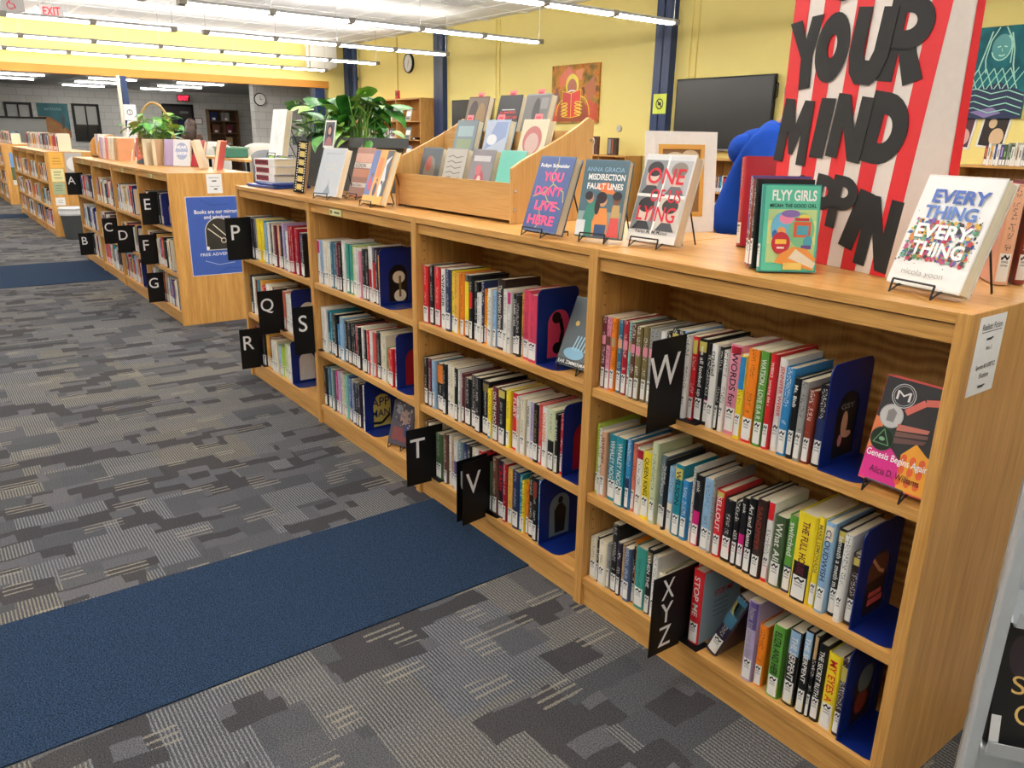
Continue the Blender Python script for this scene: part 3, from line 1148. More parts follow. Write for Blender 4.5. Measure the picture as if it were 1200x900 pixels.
def parse_opts(o):
    title = tcol = None; bands = []
    if 'T=' in o:
        pre, rest_ = o.split('T=', 1)
        toks = rest_.split(' ')
        words = []
        for q in toks:
            if len(q) > 3 and q[0] == 't' and q[1:] in PAL:
                tcol = q[1:]
            elif q[:2] in ('b.',) :
                pre += ' ' + q
            else:
                words.append(q)
        title = ' '.join(words).strip() or None
        o = pre
    for q in o.split():
        if q.startswith('b.'):
            s = q[1:]
            i = 0
            while not s[i].isalpha():
                i += 1
            nums, c = s[:i], s[i:]
            parts = [float('.' + n) for n in nums.split('.') if n]
            if len(parts) == 2:
                bands.append((parts[0], parts[1], c))
    return title, tcol, bands

WHERE = dict(W='the top W-sign shelf', WX='the middle shelf below W sign', XYZ='the bottom XYZ-sign shelf',
             U='the top shelf above T sign', UT='the middle shelf above V sign', T='the bottom T-sign shelf',
             S1='the top shelf above S sign', S2='the middle S-sign shelf', S3='the bottom shelf below S sign',
             P='the top P-sign shelf', Q='the middle Q-sign shelf', R='the bottom R-sign shelf')
LEVEL = dict(W=0, WX=1, XYZ=2, U=0, UT=1, T=2, S1=0, S2=1, S3=2, P=0, Q=1, R=2)
rowbooks = {}
for key, txt in ROWS.items():
    lines = [l.split(' ', 4) for l in txt.strip().split('\n')]
    n = len(lines)
    z = SZ[LEVEL[key]]
    lst = []
    for i, l in enumerate(lines):
        X, w_, h_ = float(l[0]), float(l[1]), float(l[2])
        c = l[3]
        title, tcol, bands = parse_opts(l[4] if len(l) > 4 else '')
        pb = random.random() < .4
        dep = (.135 if pb else .15) + random.uniform(-.008, .012)
        t = w_ - .0012
        y = .018 + random.uniform(0, .012)
        e = book('book', dep, h_, t, c, (X + w_ / 2, y, z), (0, 0, pi / 2), pb, title, tcol, bands)
        size = 'thick' if t > .036 else ('thin' if t < .017 else '')
        if abs((X + w_) - (float(lines[-1][0]) + float(lines[-1][1]))) < .001:
            where = 'last before the %s on ' % ('blue bookend' if key != 'P' else 'upright opposite the sign') + WHERE[key]
        else:
            where = ordinal(n - i) + ' from the %s on ' % ('blue bookend' if key != 'P' else 'upright opposite the sign') + WHERE[key]
        lab = ' '.join(q for q in (size, pretty(c), 'book', where) if q)
        tag(e, lab, 'book', 'books shelved in the near bookcase')
        lst.append((e, X, w_, h_, t, dep))
    rowbooks[key] = lst

# leaning and lying books on the bottom XYZ shelf
e = book('book', .15, .212, .036, 'purpleblack', (-.468, .028, SZ[2] + .0068), (0, radians(0), pi / 2), False, None, None, ((.5, .98, 'steel'), (.7, .9, 'gold')))
e.rotation_euler = (radians(22), 0, pi / 2)
e.rotation_mode = 'XYZ'
for c_ in e.children:
    pass
tag(e, 'dark book leaning at a slant between red and lavender books, XYZ shelf', 'book', 'books shelved in the near bookcase')
e = book('book', .12, .14, .03, 'brown', (-.315, .12, SZ[2]), (0, 0, pi / 2), True)
tag(e, 'short brown book standing behind the lavender and orange books', 'book', 'books shelved in the near bookcase')

# ------------------------------------------------------------------ blue bookends
def bookend_mesh():
    m = MB()
    hh, d, t = .228, .16, .0025
    def arc(cx, cz, r, a0, a1, n):
        return [(cx + r * cos(radians(a0 + (a1 - a0) * k / n)), cz + r * sin(radians(a0 + (a1 - a0) * k / n))) for k in range(n + 1)]
    r = .02
    outer = [(0, 0)] + [(d, 0)] + arc(d - r, hh - r, r, 0, 90, 5) + arc(r, hh - r, r, 90, 180, 5)
    n = len(outer)
    # arch shaped hole, matched point by point
    ca, ra, zb, zt = d / 2 + .004, .043, .012, .118
    inner = [(ca - ra, zb), (ca + ra, zb)]
    k_arc = n - 2
    inner += [(ca + ra * cos(pi * k / (k_arc - 1)), zt + ra * sin(pi * k / (k_arc - 1))) for k in range(k_arc)]
    m.ring(outer, inner, 0, t, 'yz')
    # foot: rounded tongue lying on the shelf
    foot = [(t, 0), (t, d)] + [(.095 - .03 + .03 * cos(radians(a)), d - .03 + .03 * sin(radians(a))) for a in (90, 60, 30, 0)] + [(.095 - .03 + .03 * cos(radians(a)), .03 + .03 * sin(radians(a))) for a in (0, -30, -60, -90)]
    m.prism(foot, 0, .002, 'xy')
    me = m.mesh('bookend')
    me.materials.append(BLUEEND)
    return me
BE = bookend_mesh()
SHELFNAME = dict(W='top W shelf', WX='middle shelf under the W sign', XYZ='bottom XYZ shelf', U='top shelf over the T sign', UT='middle shelf over the V sign', T='bottom shelf with the V sign',
                 S1='top shelf over the S sign', S2='middle shelf beside the S sign', S3='bottom shelf under the S sign', Q='middle Q shelf', R='bottom R shelf')
for key in SHELFNAME:
    last = rowbooks[key][-1]
    o = shared('bookend', BE, None, (last[1] + last[2] + .0005, .016, SZ[LEVEL[key]]))
    tag(o, 'blue metal bookend with arched hole on the ' + SHELFNAME[key], 'bookend', 'blue bookends in the near bookcase')

# front covers seen through the arches
def cover_art(book_e, t, shapes, name='cover_art'):
    """flat print on the front cover (local -y); shapes in metres from the spine edge"""
    m = MB(); mats = []; idx = {}
    y = -t / 2 - .0002
    step = min(.00012, .003 / max(1, len(shapes)))
    for s in shapes:
        col = s[-1]
        if col not in idx:
            idx[col] = len(mats); mats.append(ink(col))
        mi = idx[col]
        if s[0] == 'rect':
            m.poly([(s[1], s[2]), (s[3], s[2]), (s[3], s[4]), (s[1], s[4])], y, mi)
        elif s[0] == 'ell':
            m.disc((s[1], y, s[2]), s[4], 20, s[3], mi)
        elif s[0] == 'poly':
            m.poly(s[1], y, mi)
        elif s[0] == 'text':
            # text, x, z (lower left), width, height
            add_text(m, s[1], (s[2], y, s[3]), (1, 0, 0), (0, 0, 1), s[4], s[5], s[6] if len(s) > 7 else .01, mi)
        elif s[0] == 'line':
            p = s[1]; wd = s[2]
            for a, c in zip(p[:-1], p[1:]):
                dx, dz = c[0] - a[0], c[1] - a[1]
                L = sqrt(dx * dx + dz * dz) or 1
                nx_, nz_ = -dz / L * wd / 2, dx / L * wd / 2
                m.poly([(a[0] + nx_, a[1] + nz_), (a[0] - nx_, a[1] - nz_), (c[0] - nx_, c[1] - nz_), (c[0] + nx_, c[1] + nz_)], y, mi)
        y -= step
    m.keep = True
    return m.build(name, mats, book_e)
E_ = rowbooks['W'][-1]; cover_art(E_[0], E_[4], [('ell', .07, .085, .012, .03, 'peach'), ('ell', .085, .06, .016, .008, 'peach'), ('ell', .06, .05, .008, .014, 'salmonpink'), ('text', 'GSY', .05, .12, .05, .012, 'grey')])
E_ = rowbooks['WX'][-1]; cover_art(E_[0], E_[4], [('rect', .03, .09, .12, .15, 'brown'), ('line', [(.04, .15), (.08, .11), (.1, .1)], .008, 'peach'), ('rect', .05, .03, .11, .045, 'coral'), ('rect', .05, .05, .1, .062, 'coral')])
E_ = rowbooks['XYZ'][-1]; cover_art(E_[0], E_[4], [('ell', .08, .12, .03, .035, 'slate'), ('ell', .075, .06, .025, .03, 'rust')])
E_ = rowbooks['U'][-1]; cover_art(E_[0], E_[4], [('ell', .075, .135, .018, .018, 'ink'), ('ell', .08, .04, .018, .018, 'ink'), ('line', [(.09, .13), (.1, .09), (.09, .045)], .014, 'ink')])
E_ = rowbooks['S1'][-1]; cover_art(E_[0], E_[4], [('rect', .03, .01, .13, .19, 'ink'), ('ell', .08, .11, .028, .025, 'cream'), ('ell', .085, .035, .028, .025, 'cream'), ('rect', .08, .03, .09, .115, 'olive')])
E_ = rowbooks['T'][-1]; cover_art(E_[0], E_[4], [('rect', .02, .01, .13, .19, 'slate'), ('ell', .08, .135, .01, .013, 'ink'), ('poly', [(.06, .02), (.1, .02), (.105, .1), (.09, .122), (.07, .122), (.055, .1)], 'ink')])
E_ = rowbooks['S3'][-1]; cover_art(E_[0], E_[4], [('rect', .02, .01, .13, .19, 'gold'), ('text', 'APP', .03, .105, .09, .04, 'navy'), ('text', 'MAN', .03, .055, .09, .035, 'navy'), ('line', [(.03, .03), (.08, .025), (.12, .06)], .012, 'ink')])

# ------------------------------------------------------------------ black letter signs that stick out of the shelves
SIGNS = dict(P=(-3.689, .685, .11), Q=(-3.306, .352, .1), R=(-3.648, .083, .1), S=(-2.842, .352, .1), T=(-1.797, .080, .1), U=(-1.462, .080, .1),
             V=(-1.436, .080, .098), W=(-.626, .678, .107), XYZ=(-.553, .086, .107),
             A=(-8.931, .687, .11), B=(-8.65, .09, .11), C=(-7.269, .365, .1), D=(-6.647, .36, .11), E=(-5.666, .686, .1), F=(-5.871, .365, .1), G=(-5.771, .09, .1))
for k, (x, z, w) in SIGNS.items():
    e = empty('letter_sign', (x, 0, z), (0, 0, {'V': .12, 'U': .05, 'W': .06}.get(k, -.03 if x > -5 else 0)))
    h = .226
    MB().box(-.001, -w, 0, .001, .055, h).build('plate', BLACKM, e)
    lz = min((s for s in SZ), key=lambda s: abs(s - z - .01))
    MB().box(-.001, .004, lz - z + .0, .06, .055, lz - z + .0012).build('foot', BLACKM, e)
    if len(k) == 1:
        m = MB()
        hh = .078
        _, _, tw, th = text_geo(k, .004)
        add_text(m, k, (.0016, -w / 2 - .003, h * .48), (0, 1, 0), (0, 0, 1), tw * hh / th * .95, hh, .004, align='c')
        m.build('letter', LETTER, e)
    else:
        for j, ch in enumerate(k):
            m = MB()
            add_text(m, ch, (.0016, -w / 2, h * (.69 - .305 * j)), (0, 1, 0), (0, 0, 1), .044, .058, .004, align='c')
            m.build('letter', LETTER, e)
    where = {'XYZ': 'black plate with stacked white X Y Z letters on bottom shelf'}.get(k, 'black plate with a white letter %s sticking out of the shelf' % k)
    tag(e, where, 'sign', 'black letter signs')

# ------------------------------------------------------------------ the shelved books of the farther bookcases (far more than could be picked apart)
farb = []
FC = ['white', 'black', 'cream', 'maroon', 'slate', 'navy', 'sky', 'white', 'black', 'rust', 'teal', 'tan', 'white', 'grey', 'salmon', 'purple', 'amber', 'darkgreen', 'red', 'white']
def far_row(x0, x1, z, y=.02, first=None):
    x = x0
    while x < x1:
        t = random.uniform(.016, .036)
        farb.append((x, t, random.uniform(.18, .225), y + random.uniform(0, .012), z, random.choice(FC) if x + t < x1 else 'cream', random.uniform(.13, .155)))
        x += t
def colour_stuff(name, items, parent=None):
    m = MB(); cols = []
    for (x, t, h, y, z, c, d) in items:
        n0 = len(m.f)
        m.box(x + .0006, y, z, x + t - .0006, y + d, z + h)
        cc = lin(PAL[c])
        cols += [cc] * (len(m.f) - n0)
        n0 = len(m.f)
        m.box(x + .002, y + .003, z + h - .004, x + t - .002, y + d - .001, z + h + .0006)
        cols += [lin('e6dcc0')] * (len(m.f) - n0)
        n0 = len(m.f)
        m.box(x + t * .12, y - .0008, z + .006, x + t * .88, y + .001, z + .06)
        cols += [lin('ecebe6')] * (len(m.f) - n0)
        n0 = len(m.f)
        m.box(x + t * .35, y - .0006, z + h * .42, x + t * .65, y + .001, z + h * random.uniform(.6, .9))
        k = .2 if sum(cc) > .9 else 5
        cols += [tuple(min(.8, v * k + .02) for v in cc)] * (len(m.f) - n0)
    mat, nd, lk, b = new_mat('mixed_book_covers', .45, .4)
    at = nd.new('ShaderNodeAttribute'); at.attribute_name = 'cover_colour'
    lk.new(at.outputs[0], b.inputs['Base Color'])
    me = m.mesh(name)
    ca = me.color_attributes.new('cover_colour', 'FLOAT_COLOR', 'CORNER')
    data = []
    for p in me.polygons:
        data += list(cols[p.index]) * 0
        for _ in p.loop_indices:
            data += [*cols[p.index], 1.0]
    ca.data.foreach_set('color', data)
    me.materials.append(mat)
    o = bpy.data.objects.new(name, me); COL.objects.link(o); o.parent = parent
    return o
be2 = []
for bx, gaps in ((-5.234, .10), (-11.2, .1), (-16.75, .1)):
    for i in range(4):
        a = bx - W * (i + 1) + .02; c = bx - W * i - (.03 if i == 0 else .02)
        for k, z in enumerate(SZ):
            end = c - random.choice((.1, .13, .2, .28))
            far_row(a + (.0 if k or i != 3 else .12), end, z)
            be2.append((end + .01, z, i, k, bx))
far_row(-14.7, -11.45, 1.0702, .2)
far_row(-19.6, -17.0, 1.0702, .2)
for i in range(2):
    for z in (.08, .47, .86, 1.25, 1.64):
        far_row(-17.65 + 1.05 * i, -16.8 + 1.05 * i - random.uniform(0, .2), z + .0202, 7.53)
for z in (.2202, .5202, .8202):
    far_row(-3.3, -1.2, z, 7.5)
far_row(-3.2, -1.3, 1.1652, 7.52)
for z in (.3202, .6802):
    far_row(-7.8, -5.7, z, 7.5)
colour_stuff('shelved_books', farb)
o = bpy.data.objects['shelved_books']; o['kind'] = 'stuff'; o['label'] = 'rows of books on the shelves of the bookcases farther back'; o['category'] = 'books'
for (x, z, i, k, bx) in be2:
    if bx < -6 and (i > 2):
        continue
    o = shared('bookend', BE, None, (x, .016, z))
    nm = {-5.234: 'A to G bookcase', -11.2: 'bookcase behind the trash can', -16.75: 'farthest bookcase'}[bx]
    tag(o, 'blue bookend in the %s, %s shelf, %s bay' % (nm, ('top', 'middle', 'bottom')[k], ('first', 'second', 'third', 'fourth')[i]), 'bookend', 'blue bookends in the ' + nm)

for it in rowbooks['XYZ']:
    if any(c.name.startswith('title') for c in it[0].children) and it[0]['label'].startswith(('red', 'thick red', 'thin red')):
        cover_art(it[0], it[4], [('rect', .004, .002, it[5] - .001, it[3] - .002, '9db6c0'), ('text', 'STOP ME', .05, .13, .075, .016, .02, 'red')] + [('rect', .05, .11 - .014 * k, .11, .114 - .014 * k, '7c929c') for k in range(4)])
# ------------------------------------------------------------------ things on top of the near bookcase
def easel(e, w, lean, t):
    """bent black wire stand; local frame of a book standing at lean, origin at the book's lower-left front corner"""
    m = MB()
    r = .0022
    for x in (w * .22, w * .78):
        zb = .015
        m.tube([(x - .0, -.020, .012), (x, -.026, -.001 - zb + .0035), (x, -.004, -.001), (x, .05 + t, -.001 + 0), (x, .05 + t, -zb + .003)], r, 6)
        m.tube([(x, t + .002, 0), (x, t + .006 + sin(lean) * .15, cos(lean) * .15)], r, 6)
        m.tube([(x, t + .006 + sin(lean) * .15, cos(lean) * .15), (x, t + .11, -zb + .003)], r, 6)
    m.tube([(w * .22, -.020, .012), (w * .78, -.020, .012)], r, 6)
    m.tube([(w * .22, .05 + t, -.001), (w * .78, .05 + t, -.001)], r, 6)
    return m
def display_book(pos, yaw, lean, w, h, t, color, label, shapes=(), stand=True, z=1.085, flat=None, spine=None, group='books displayed on bookcase tops', slabel=False, stlab=None):
    """book facing out, leaning back on a wire stand"""
    e = empty('book', (pos[0], pos[1], z))
    e.rotation_euler = (-lean, 0, yaw)
    # book local: x across the cover, front -y ; shift so the front face lies at y = 0
    bt = .002
    ins = .003
    def sh(o):
        o.location = (0, t / 2, 0)
        return o
    sh(cover_geo(w, h, t, bt).build('cover', cover_mat(color, False), e))
    sh(MB().box(bt + .001, -t / 2 + bt, ins, w - ins, t / 2 - bt, h - ins).build('pages', PG, e))
    if shapes:
        sh(cover_art(e, t, shapes))
    if slabel:
        sh(strip_geo(t, .01, .06, .0005, .92).build('spine_label', LAB, e))
    tag(e, label, 'book', group)
    if stand:
        s = empty('book_stand', (pos[0], pos[1], z), (0, 0, yaw))
        base = easel(s, w, lean, t)
        base.build('wire_frame', WIRE, s)
        tag(s, stlab or ('black wire stand holding the ' + label), 'stand', 'black wire book stands')
    return e

def scatter_marks(x0, x1, z0, z1, n, cols, s=.004, seed=1):
    r = random.Random(seed)
    out = []
    for _ in range(n):
        x, z = r.uniform(x0, x1), r.uniform(z0, z1)
        q = r.uniform(.5, 1.3) * s
        out.append(('ell', x, z, q, q * r.uniform(.5, 1.4), r.choice(cols)))
    return out
T = lambda s, x, z, w, h, c, b=.01: ('text', s, x, z, w, h, b, c)
# blue cover with pink brush letters
w, h = .155, .221
crack = ('line', [(.085, h - .003), (.09, .19), (.075, .165), (.09, .14), (.06, .115), (.085, .09), (.055, .07), (.075, .03), (.06, .01)], .003, 'gold')
display_book((-1.291, .022), 0.02, .326, w, h, .03, 'slateblue', 'blue novel with pink YOU DONT LIVE HERE title',
    [('rect', .004, .004, w - .002, h - .003, '3d5690'), crack, ('line', [(.09, .14), (.14, .12), (.15, .09)], .003, 'gold'), ('line', [(.06, .115), (.015, .1)], .003, 'gold'), ('line', [(.085, .09), (.145, .07)], .003, 'gold'),
     T('Robyn Schneider', .015, .185, .125, .014, 'bright', .02),
     T('YOU', .04, .147, .085, .028, 'ff4f86', .035), T("DON'T", .02, .105, .115, .028, 'ff4f86', .03), T('LIVE', .035, .062, .095, .028, 'ff4f86', .035), T('HERE', .02, .02, .115, .028, 'ff4f86', .035)], stlab='black wire stand under the blue novel with pink title')
w, h = .138, .211
display_book((-1.095, .059), .333, .236, w, h, .028, 'slate', 'teal-grey novel with three drawn figures, MISDIRECTION of FAULT LINES',
    [('rect', .003, .003, w - .002, h - .003, '50707c'), ('rect', .003, .003, w - .002, .07, '8fa3a0'),
     ('poly', [(.045, .135), (.075, .12), (.11, .118), (.1, .135), (.085, .15), (.06, .148)], 'f0803a'),
     ('poly', [(.03, .003), (.06, .003), (.062, .05), (.055, .08), (.05, .1), (.03, .1), (.02, .05)], '3f8a78'), ('ell', .035, .105, .011, .014, 'c98f6c'), ('ell', .03, .112, .012, .012, '2d2028'),
     ('poly', [(.055, .003), (.1, .003), (.098, .04), (.09, .08), (.06, .08), (.05, .04)], 'e89448'), ('rect', .06, .003, .095, .035, '31507a'), ('ell', .075, .1, .013, .016, 'd8a07c'), ('ell', .07, .108, .016, .016, '2a1d20'), ('ell', .06, .085, .008, .024, '2a1d20'),
     ('poly', [(.1, .003), (.135, .003), (.13, .06), (.125, .085), (.105, .085), (.105, .05)], 'd8504a'), ('poly', [(.105, .055), (.132, .055), (.128, .09), (.108, .09)], 'c9a86a'), ('ell', .117, .104, .012, .014, '7a4a36'), ('ell', .117, .114, .014, .012, '1e1718'),
     ('rect', .003, .003, .03, .045, 'dfe4e6'),
     T('ANNA GRACIA', .012, .178, .115, .012, 'sky', .005), T('MISDIRECTION', .02, .155, .112, .017, 'bright', .03), T('FAULT LINES', .02, .13, .11, .017, 'bright', .03)], stlab='black wire stand under the teal-grey novel')
w, h = .164, .234
display_book((-.964, .131), .075, .303, w, h, .034, 'white', 'white novel with four portraits and red ONE OF US LYING lettering',
    [('rect', .003, .02, w - .003, h - .003, 'dcdcda')] +
    sum([[('rect', x0, z0, x0 + .074, z0 + .09, bg), ('ell', x0 + .037, z0 + .045, .024, .034, 'd9c2b4'), ('ell', x0 + .037, z0 + .066, .026, .02, hc), ('poly', [(x0 + .006, z0), (x0 + .068, z0), (x0 + .052, z0 + .022), (x0 + .022, z0 + .022)], cl)] for x0, z0, bg, hc, cl in ((.006, .128, '8c8f92', '2f2a2a', '3a3a3e'), (.085, .128, 'b9bbbd', '8e8378', '6a6a6e'), (.006, .032, '7f8285', '1d1a1a', '2a2a30'), (.085, .032, 'cfc8bb', '37332f', '4a4a50'))], []) +
    [('rect', .003, .119, w - .003, .127, 'bright'), ('rect', .0795, .02, .0855, h - .003, 'bright'),
     T('ONE', .025, .155, .12, .042, 'd62032', .012), T('OF US', .05, .107, .1, .034, 'd62032', .012), T('LYING', .02, .055, .125, .04, 'd62032', .012), T('Karen M. McManus', .03, .022, .105, .01, '55504c', .01)], stlab='black wire stand under the white novel with portraits')
w, h = .163, .217
rr = ['c04a7a', '4f8f5a', '3c6aa8', 'd88a3a', '7a4f9a', 'c8384a', '6fae9a', 'e0b84a', '2c2c30']
display_book((-.22, .114), -.23, .342, w, h, .032, 'white', 'white novel with blue EVERYTHING title over flowers',
    [('rect', .003, .003, w - .003, h - .003, 'f3f2ee')] + scatter_marks(.014, w - .014, .052, .130, 420, rr, .0042, 3) + scatter_marks(.006, w - .006, .04, .15, 60, ['2c2c30', '555558', '9a8fae'], .0016, 4) +
    [T('EVERY', .032, .163, .115, .026, '4a68b4', .03), T('THING', .026, .132, .11, .026, '5a7cc0', .03), T('EVERY', .024, .094, .118, .028, 'ffffff', .035), T('THING', .03, .06, .11, .028, 'ffffff', .035), T('nicola yoon', .03, .018, .09, .014, 'a8a6a2', .0)], stlab='black wire stand under the white EVERYTHING novel')
w, h = .122, .187
display_book((-.47, .051), .893, .154, w, h, .022, 'seagreen', 'green FLYY GIRLS book with a two-headed collage',
    [('rect', .003, .003, w - .002, h - .003, '5fc6a6'), ('rect', .012, .02, w - .006, .134, 'b9d48e'), ('rect', .012, .06, w - .006, .11, 'd8dc8c'),
     T('FLYY GIRLS', .018, .152, .095, .023, 'bright', .03), T('MICAH: THE GOOD GIRL', .014, .138, .1, .008, 'ink', .02),
     ('ell', .045, .095, .026, .034, '6fb9d6'), ('ell', .085, .09, .028, .038, '7fbf8e'), ('ell', .052, .115, .016, .012, 'e88aa8'), ('rect', .068, .075, .105, .108, 'd8603a'), ('rect', .075, .08, .1, .1, '4f9fb0'), ('ell', .06, .125, .02, .008, '8a6fb0'), ('ell', .09, .118, .012, .006, 'e8d060'), ('rect', .07, .11, .1, .116, 'c8384a'), ('ell', .042, .085, .01, .012, 'e8a060'), ('ell', .028, .08, .006, .01, '3c6aa8'), ('ell', .1, .065, .01, .014, '4f9fb0'), ('rect', .086, .05, .108, .058, '6a4a8a'), ('ell', .042, .062, .02, .024, 'c0303c'), ('rect', .034, .05, .05, .054, 'f0e8d8'), ('rect', .03, .06, .054, .07, 'f0c04a'),
     ('poly', [(.03, .02), (.115, .004), (.119, .03), (.1, .05), (.07, .055), (.04, .038)], 'e89a4a'), ('poly', [(.06, .03), (.115, .008), (.12, .02), (.075, .05)], 'e8dcc4'), ('rect', .05, .005, .09, .02, 'f0d070')], stand=False, z=1.073, slabel=True)
# the other books of that little group, standing behind it
def upright_group(specs):
    for (x, y, yaw, w, h, t, c, lab, pb) in specs:
        e = book('book', w, h, t, c, (x, y, 1.0715), (-.12 if x < -.3 else 0, 0, yaw), pb)
        tag(e, lab, 'book', 'books displayed on bookcase tops')
upright_group([(-.517, .082, .893, .125, .195, .022, 'black', 'black-spined novel right behind the green FLYY GIRLS book', False),
               (-.538, .1, .893, .125, .195, .022, 'rust', 'orange-brown novel between black and purple novels behind FLYY GIRLS', False),
               (-.556, .119, .893, .13, .2, .02, 'purple', 'purple-edged novel at the back of the FLYY GIRLS group', False),
               (-.78, .38, .893, .16, .235, .05, 'crimson', 'thick red yearbook-sized book standing before the blue hoodie', False)])
# pinkish books behind the white novel
upright_group([(-.105, .36, 2.2, .14, .2, .028, 'peach', 'pale pink book standing behind the white EVERYTHING novel', False),
               (-.085, .40, 2.2, .14, .205, .022, 'rust', 'reddish book standing behind the pale pink one near the end', False)])

w, h = .155, .216
display_book((-2.799, .013), .283, .371, w, h, .03, 'white', 'pale grey-white novel with a faint tower, on a wire stand',
    [('rect', .003, .003, w - .002, h - .003, 'c3c8cc'), ('poly', [(.06, .01), (.11, .01), (.088, .05), (.085, .08), (.082, .05)], '8f9aa6'), T('JODI PICOULT', .025, .185, .11, .009, '9a9c9c', .0), T('SMALL GREAT', .04, .135, .08, .009, 'd8d0bc', .0), T('THINGS', .05, .115, .06, .009, 'd8d0bc', .0)], stlab='black wire stand under the pale grey-white novel')
w, h = .146, .215
display_book((-2.735, .15), .08, .312, w, h, .024, 'salmon', 'novel with torn skin-tone face photo strips, titled LOOK',
    [('rect', .003, .003, w - .002, h - .003, 'a8796a'), ('rect', .003, .15, w - .002, .19, 'd0a18c'), ('rect', .003, .125, w - .002, .148, 'e6ded6'), ('rect', .003, .085, w - .002, .12, 'c88a70'), ('rect', .003, .04, w - .002, .06, 'e6ded6'),
     T('LOOK', .015, .129, .09, .015, 'ink', .0), T('Ema Dean', .015, .044, .085, .012, '6a5a54', .0)], stlab='black wire stand under the torn face novel')
w, h = .152, .223
display_book((-2.404, .05), .062, .366, w, h, .03, 'amber', 'yellow novel with three dancing figures between blue and dark stripes',
    [('rect', .003, .003, .05, h - .003, '5a6ea8'), ('rect', .05, .003, .105, h - .003, 'e8a44a'), ('rect', .105, .003, w - .002, h - .003, '4a4a52'), ('rect', .003, .003, w - .002, .035, 'e8b048'),
     ('poly', [(.1, .05), (.135, .1), (.12, .16), (.145, .2), (.11, .18)], 'd8d8d8'),
     ('ell', .03, .08, .012, .03, 'c8384a'), ('ell', .035, .118, .007, .008, '6a3a2a'), ('ell', .078, .06, .012, .028, '4a3a5a'), ('ell', .08, .098, .007, .008, '8a5a3a'), ('ell', .118, .055, .012, .026, 'e8e0d8'), ('ell', .118, .09, .007, .008, '5a3428'),
     ('rect', .06, .11, .09, .19, 'e8843a')], z=1.08, stlab='black wire stand under the yellow dancer novel')
# face-out books on the shelves
w, h = .135, .214
G1 = [('rect', .003, .003, w - .002, h - .003, '36363a'), ('poly', [(.003, .003), (.09, .003), (.085, .045), (.05, .075), (.02, .078), (.003, .06)], 'e0358f'), ('poly', [(.003, .06), (.02, .078), (.022, .125), (.003, .13)], 'f0885a'),
      ('poly', [(.08, .003), (w - .002, .003), (w - .002, .075), (.12, .08), (.095, .098), (.072, .07)], 'f0a93c')] + [('ell', .08 + .018 * (k % 3), .02 + .022 * (k // 3), .006, .009, 'e8683a') for k in range(9)] + \
     [('ell', .045, .18, .024, .024, 'd8d8d6'), ('ell', .045, .18, .0225, .0225, '36363a'), ('ell', .045, .18, .02, .02, 'c8c8c6'), ('ell', .045, .18, .019, .019, '3c3c40'), T('M', .031, .171, .028, .018, 'e8e8e6', .0),
      ('ell', .033, .136, .024, .024, 'b6b4b2'), ('ell', .033, .136, .022, .022, 'cac8c6'), ('poly', [(.025, .125), (.04, .125), (.042, .145), (.033, .152), (.024, .145)], '8e8c8a'),
      ('line', [(.058, .15), (.09, .178), (w - .003, .188)], .013, 'e0766a'), ('poly', [(.05, .112), (.11, .122), (.112, .13), (.05, .125)], 'c8786a'), ('poly', [(.05, .1), (.112, .112), (.112, .119), (.05, .11)], '7a5a54'), ('poly', [(.05, .086), (.108, .1), (.112, .108), (.05, .098)], '6e524e'),
      ('ell', .028, .088, .024, .024, '2e5a38'), ('ell', .028, .088, .0225, .0225, '1c2a20'), ('line', [(.012, .078), (.028, .108), (.044, .078)], .002, '6aa070'), ('line', [(.012, .078), (.044, .078)], .002, '6aa070'), ('ell', .028, .088, .006, .004, '8ab890'),
      T('Genesis Begins Again', .006, .046, .124, .018, 'ffffff', .012), T('Alicia D. Williams', .022, .02, .1, .013, '2a1a20', .004)]
display_book((-.168, .03), -.05, .235, w, h, .026, 'coral', 'dark novel with award seals and pink corner on the W shelf', G1, z=.703, stlab='black wire stand under the award seal novel')
w, h = .143, .21
display_book((-1.147, .051), .082, .41, w, h, .026, 'slate', 'grey novel with a blue skeletal hand beside the top bookend', [('rect', .003, .003, w - .002, h - .003, '5e686c'), ('rect', .003, .003, w - .002, .02, '30363a'), ('ell', .06, .04, .04, .018, '8fc2dc')] +
             [('line', [(.05 + .012 * k, .05), (.06 + .012 * k, .095)], .005, 'a8d4e6') for k in range(5)] + [('ell', .04, .13, .008, .008, 'e0c060'), T('EAR ZIMMERMAN', .01, .006, .12, .011, 'bright', .01)], z=.703, stlab='black wire stand under the skeletal hand novel')
w, h = .13, .185
display_book((-2.193, .027), .275, .28, w, h, .03, 'purpleblack', 'novel with a misty forest face cover on the bottom shelf by T sign', [('rect', .003, .003, w - .002, h - .003, '54505c'), ('ell', .08, .12, .03, .035, 'a88a80'), ('rect', .02, .02, .11, .075, '8a4a4a'), ('ell', .04, .15, .02, .02, '8a8c90'), ('ell', .1, .07, .02, .03, '3c4a80')] + scatter_marks(.01, .12, .08, .18, 40, ['a8a6a8', '6a6068', '38343c'], .005, 8), z=.105, stlab='black wire stand under the forest face novel')

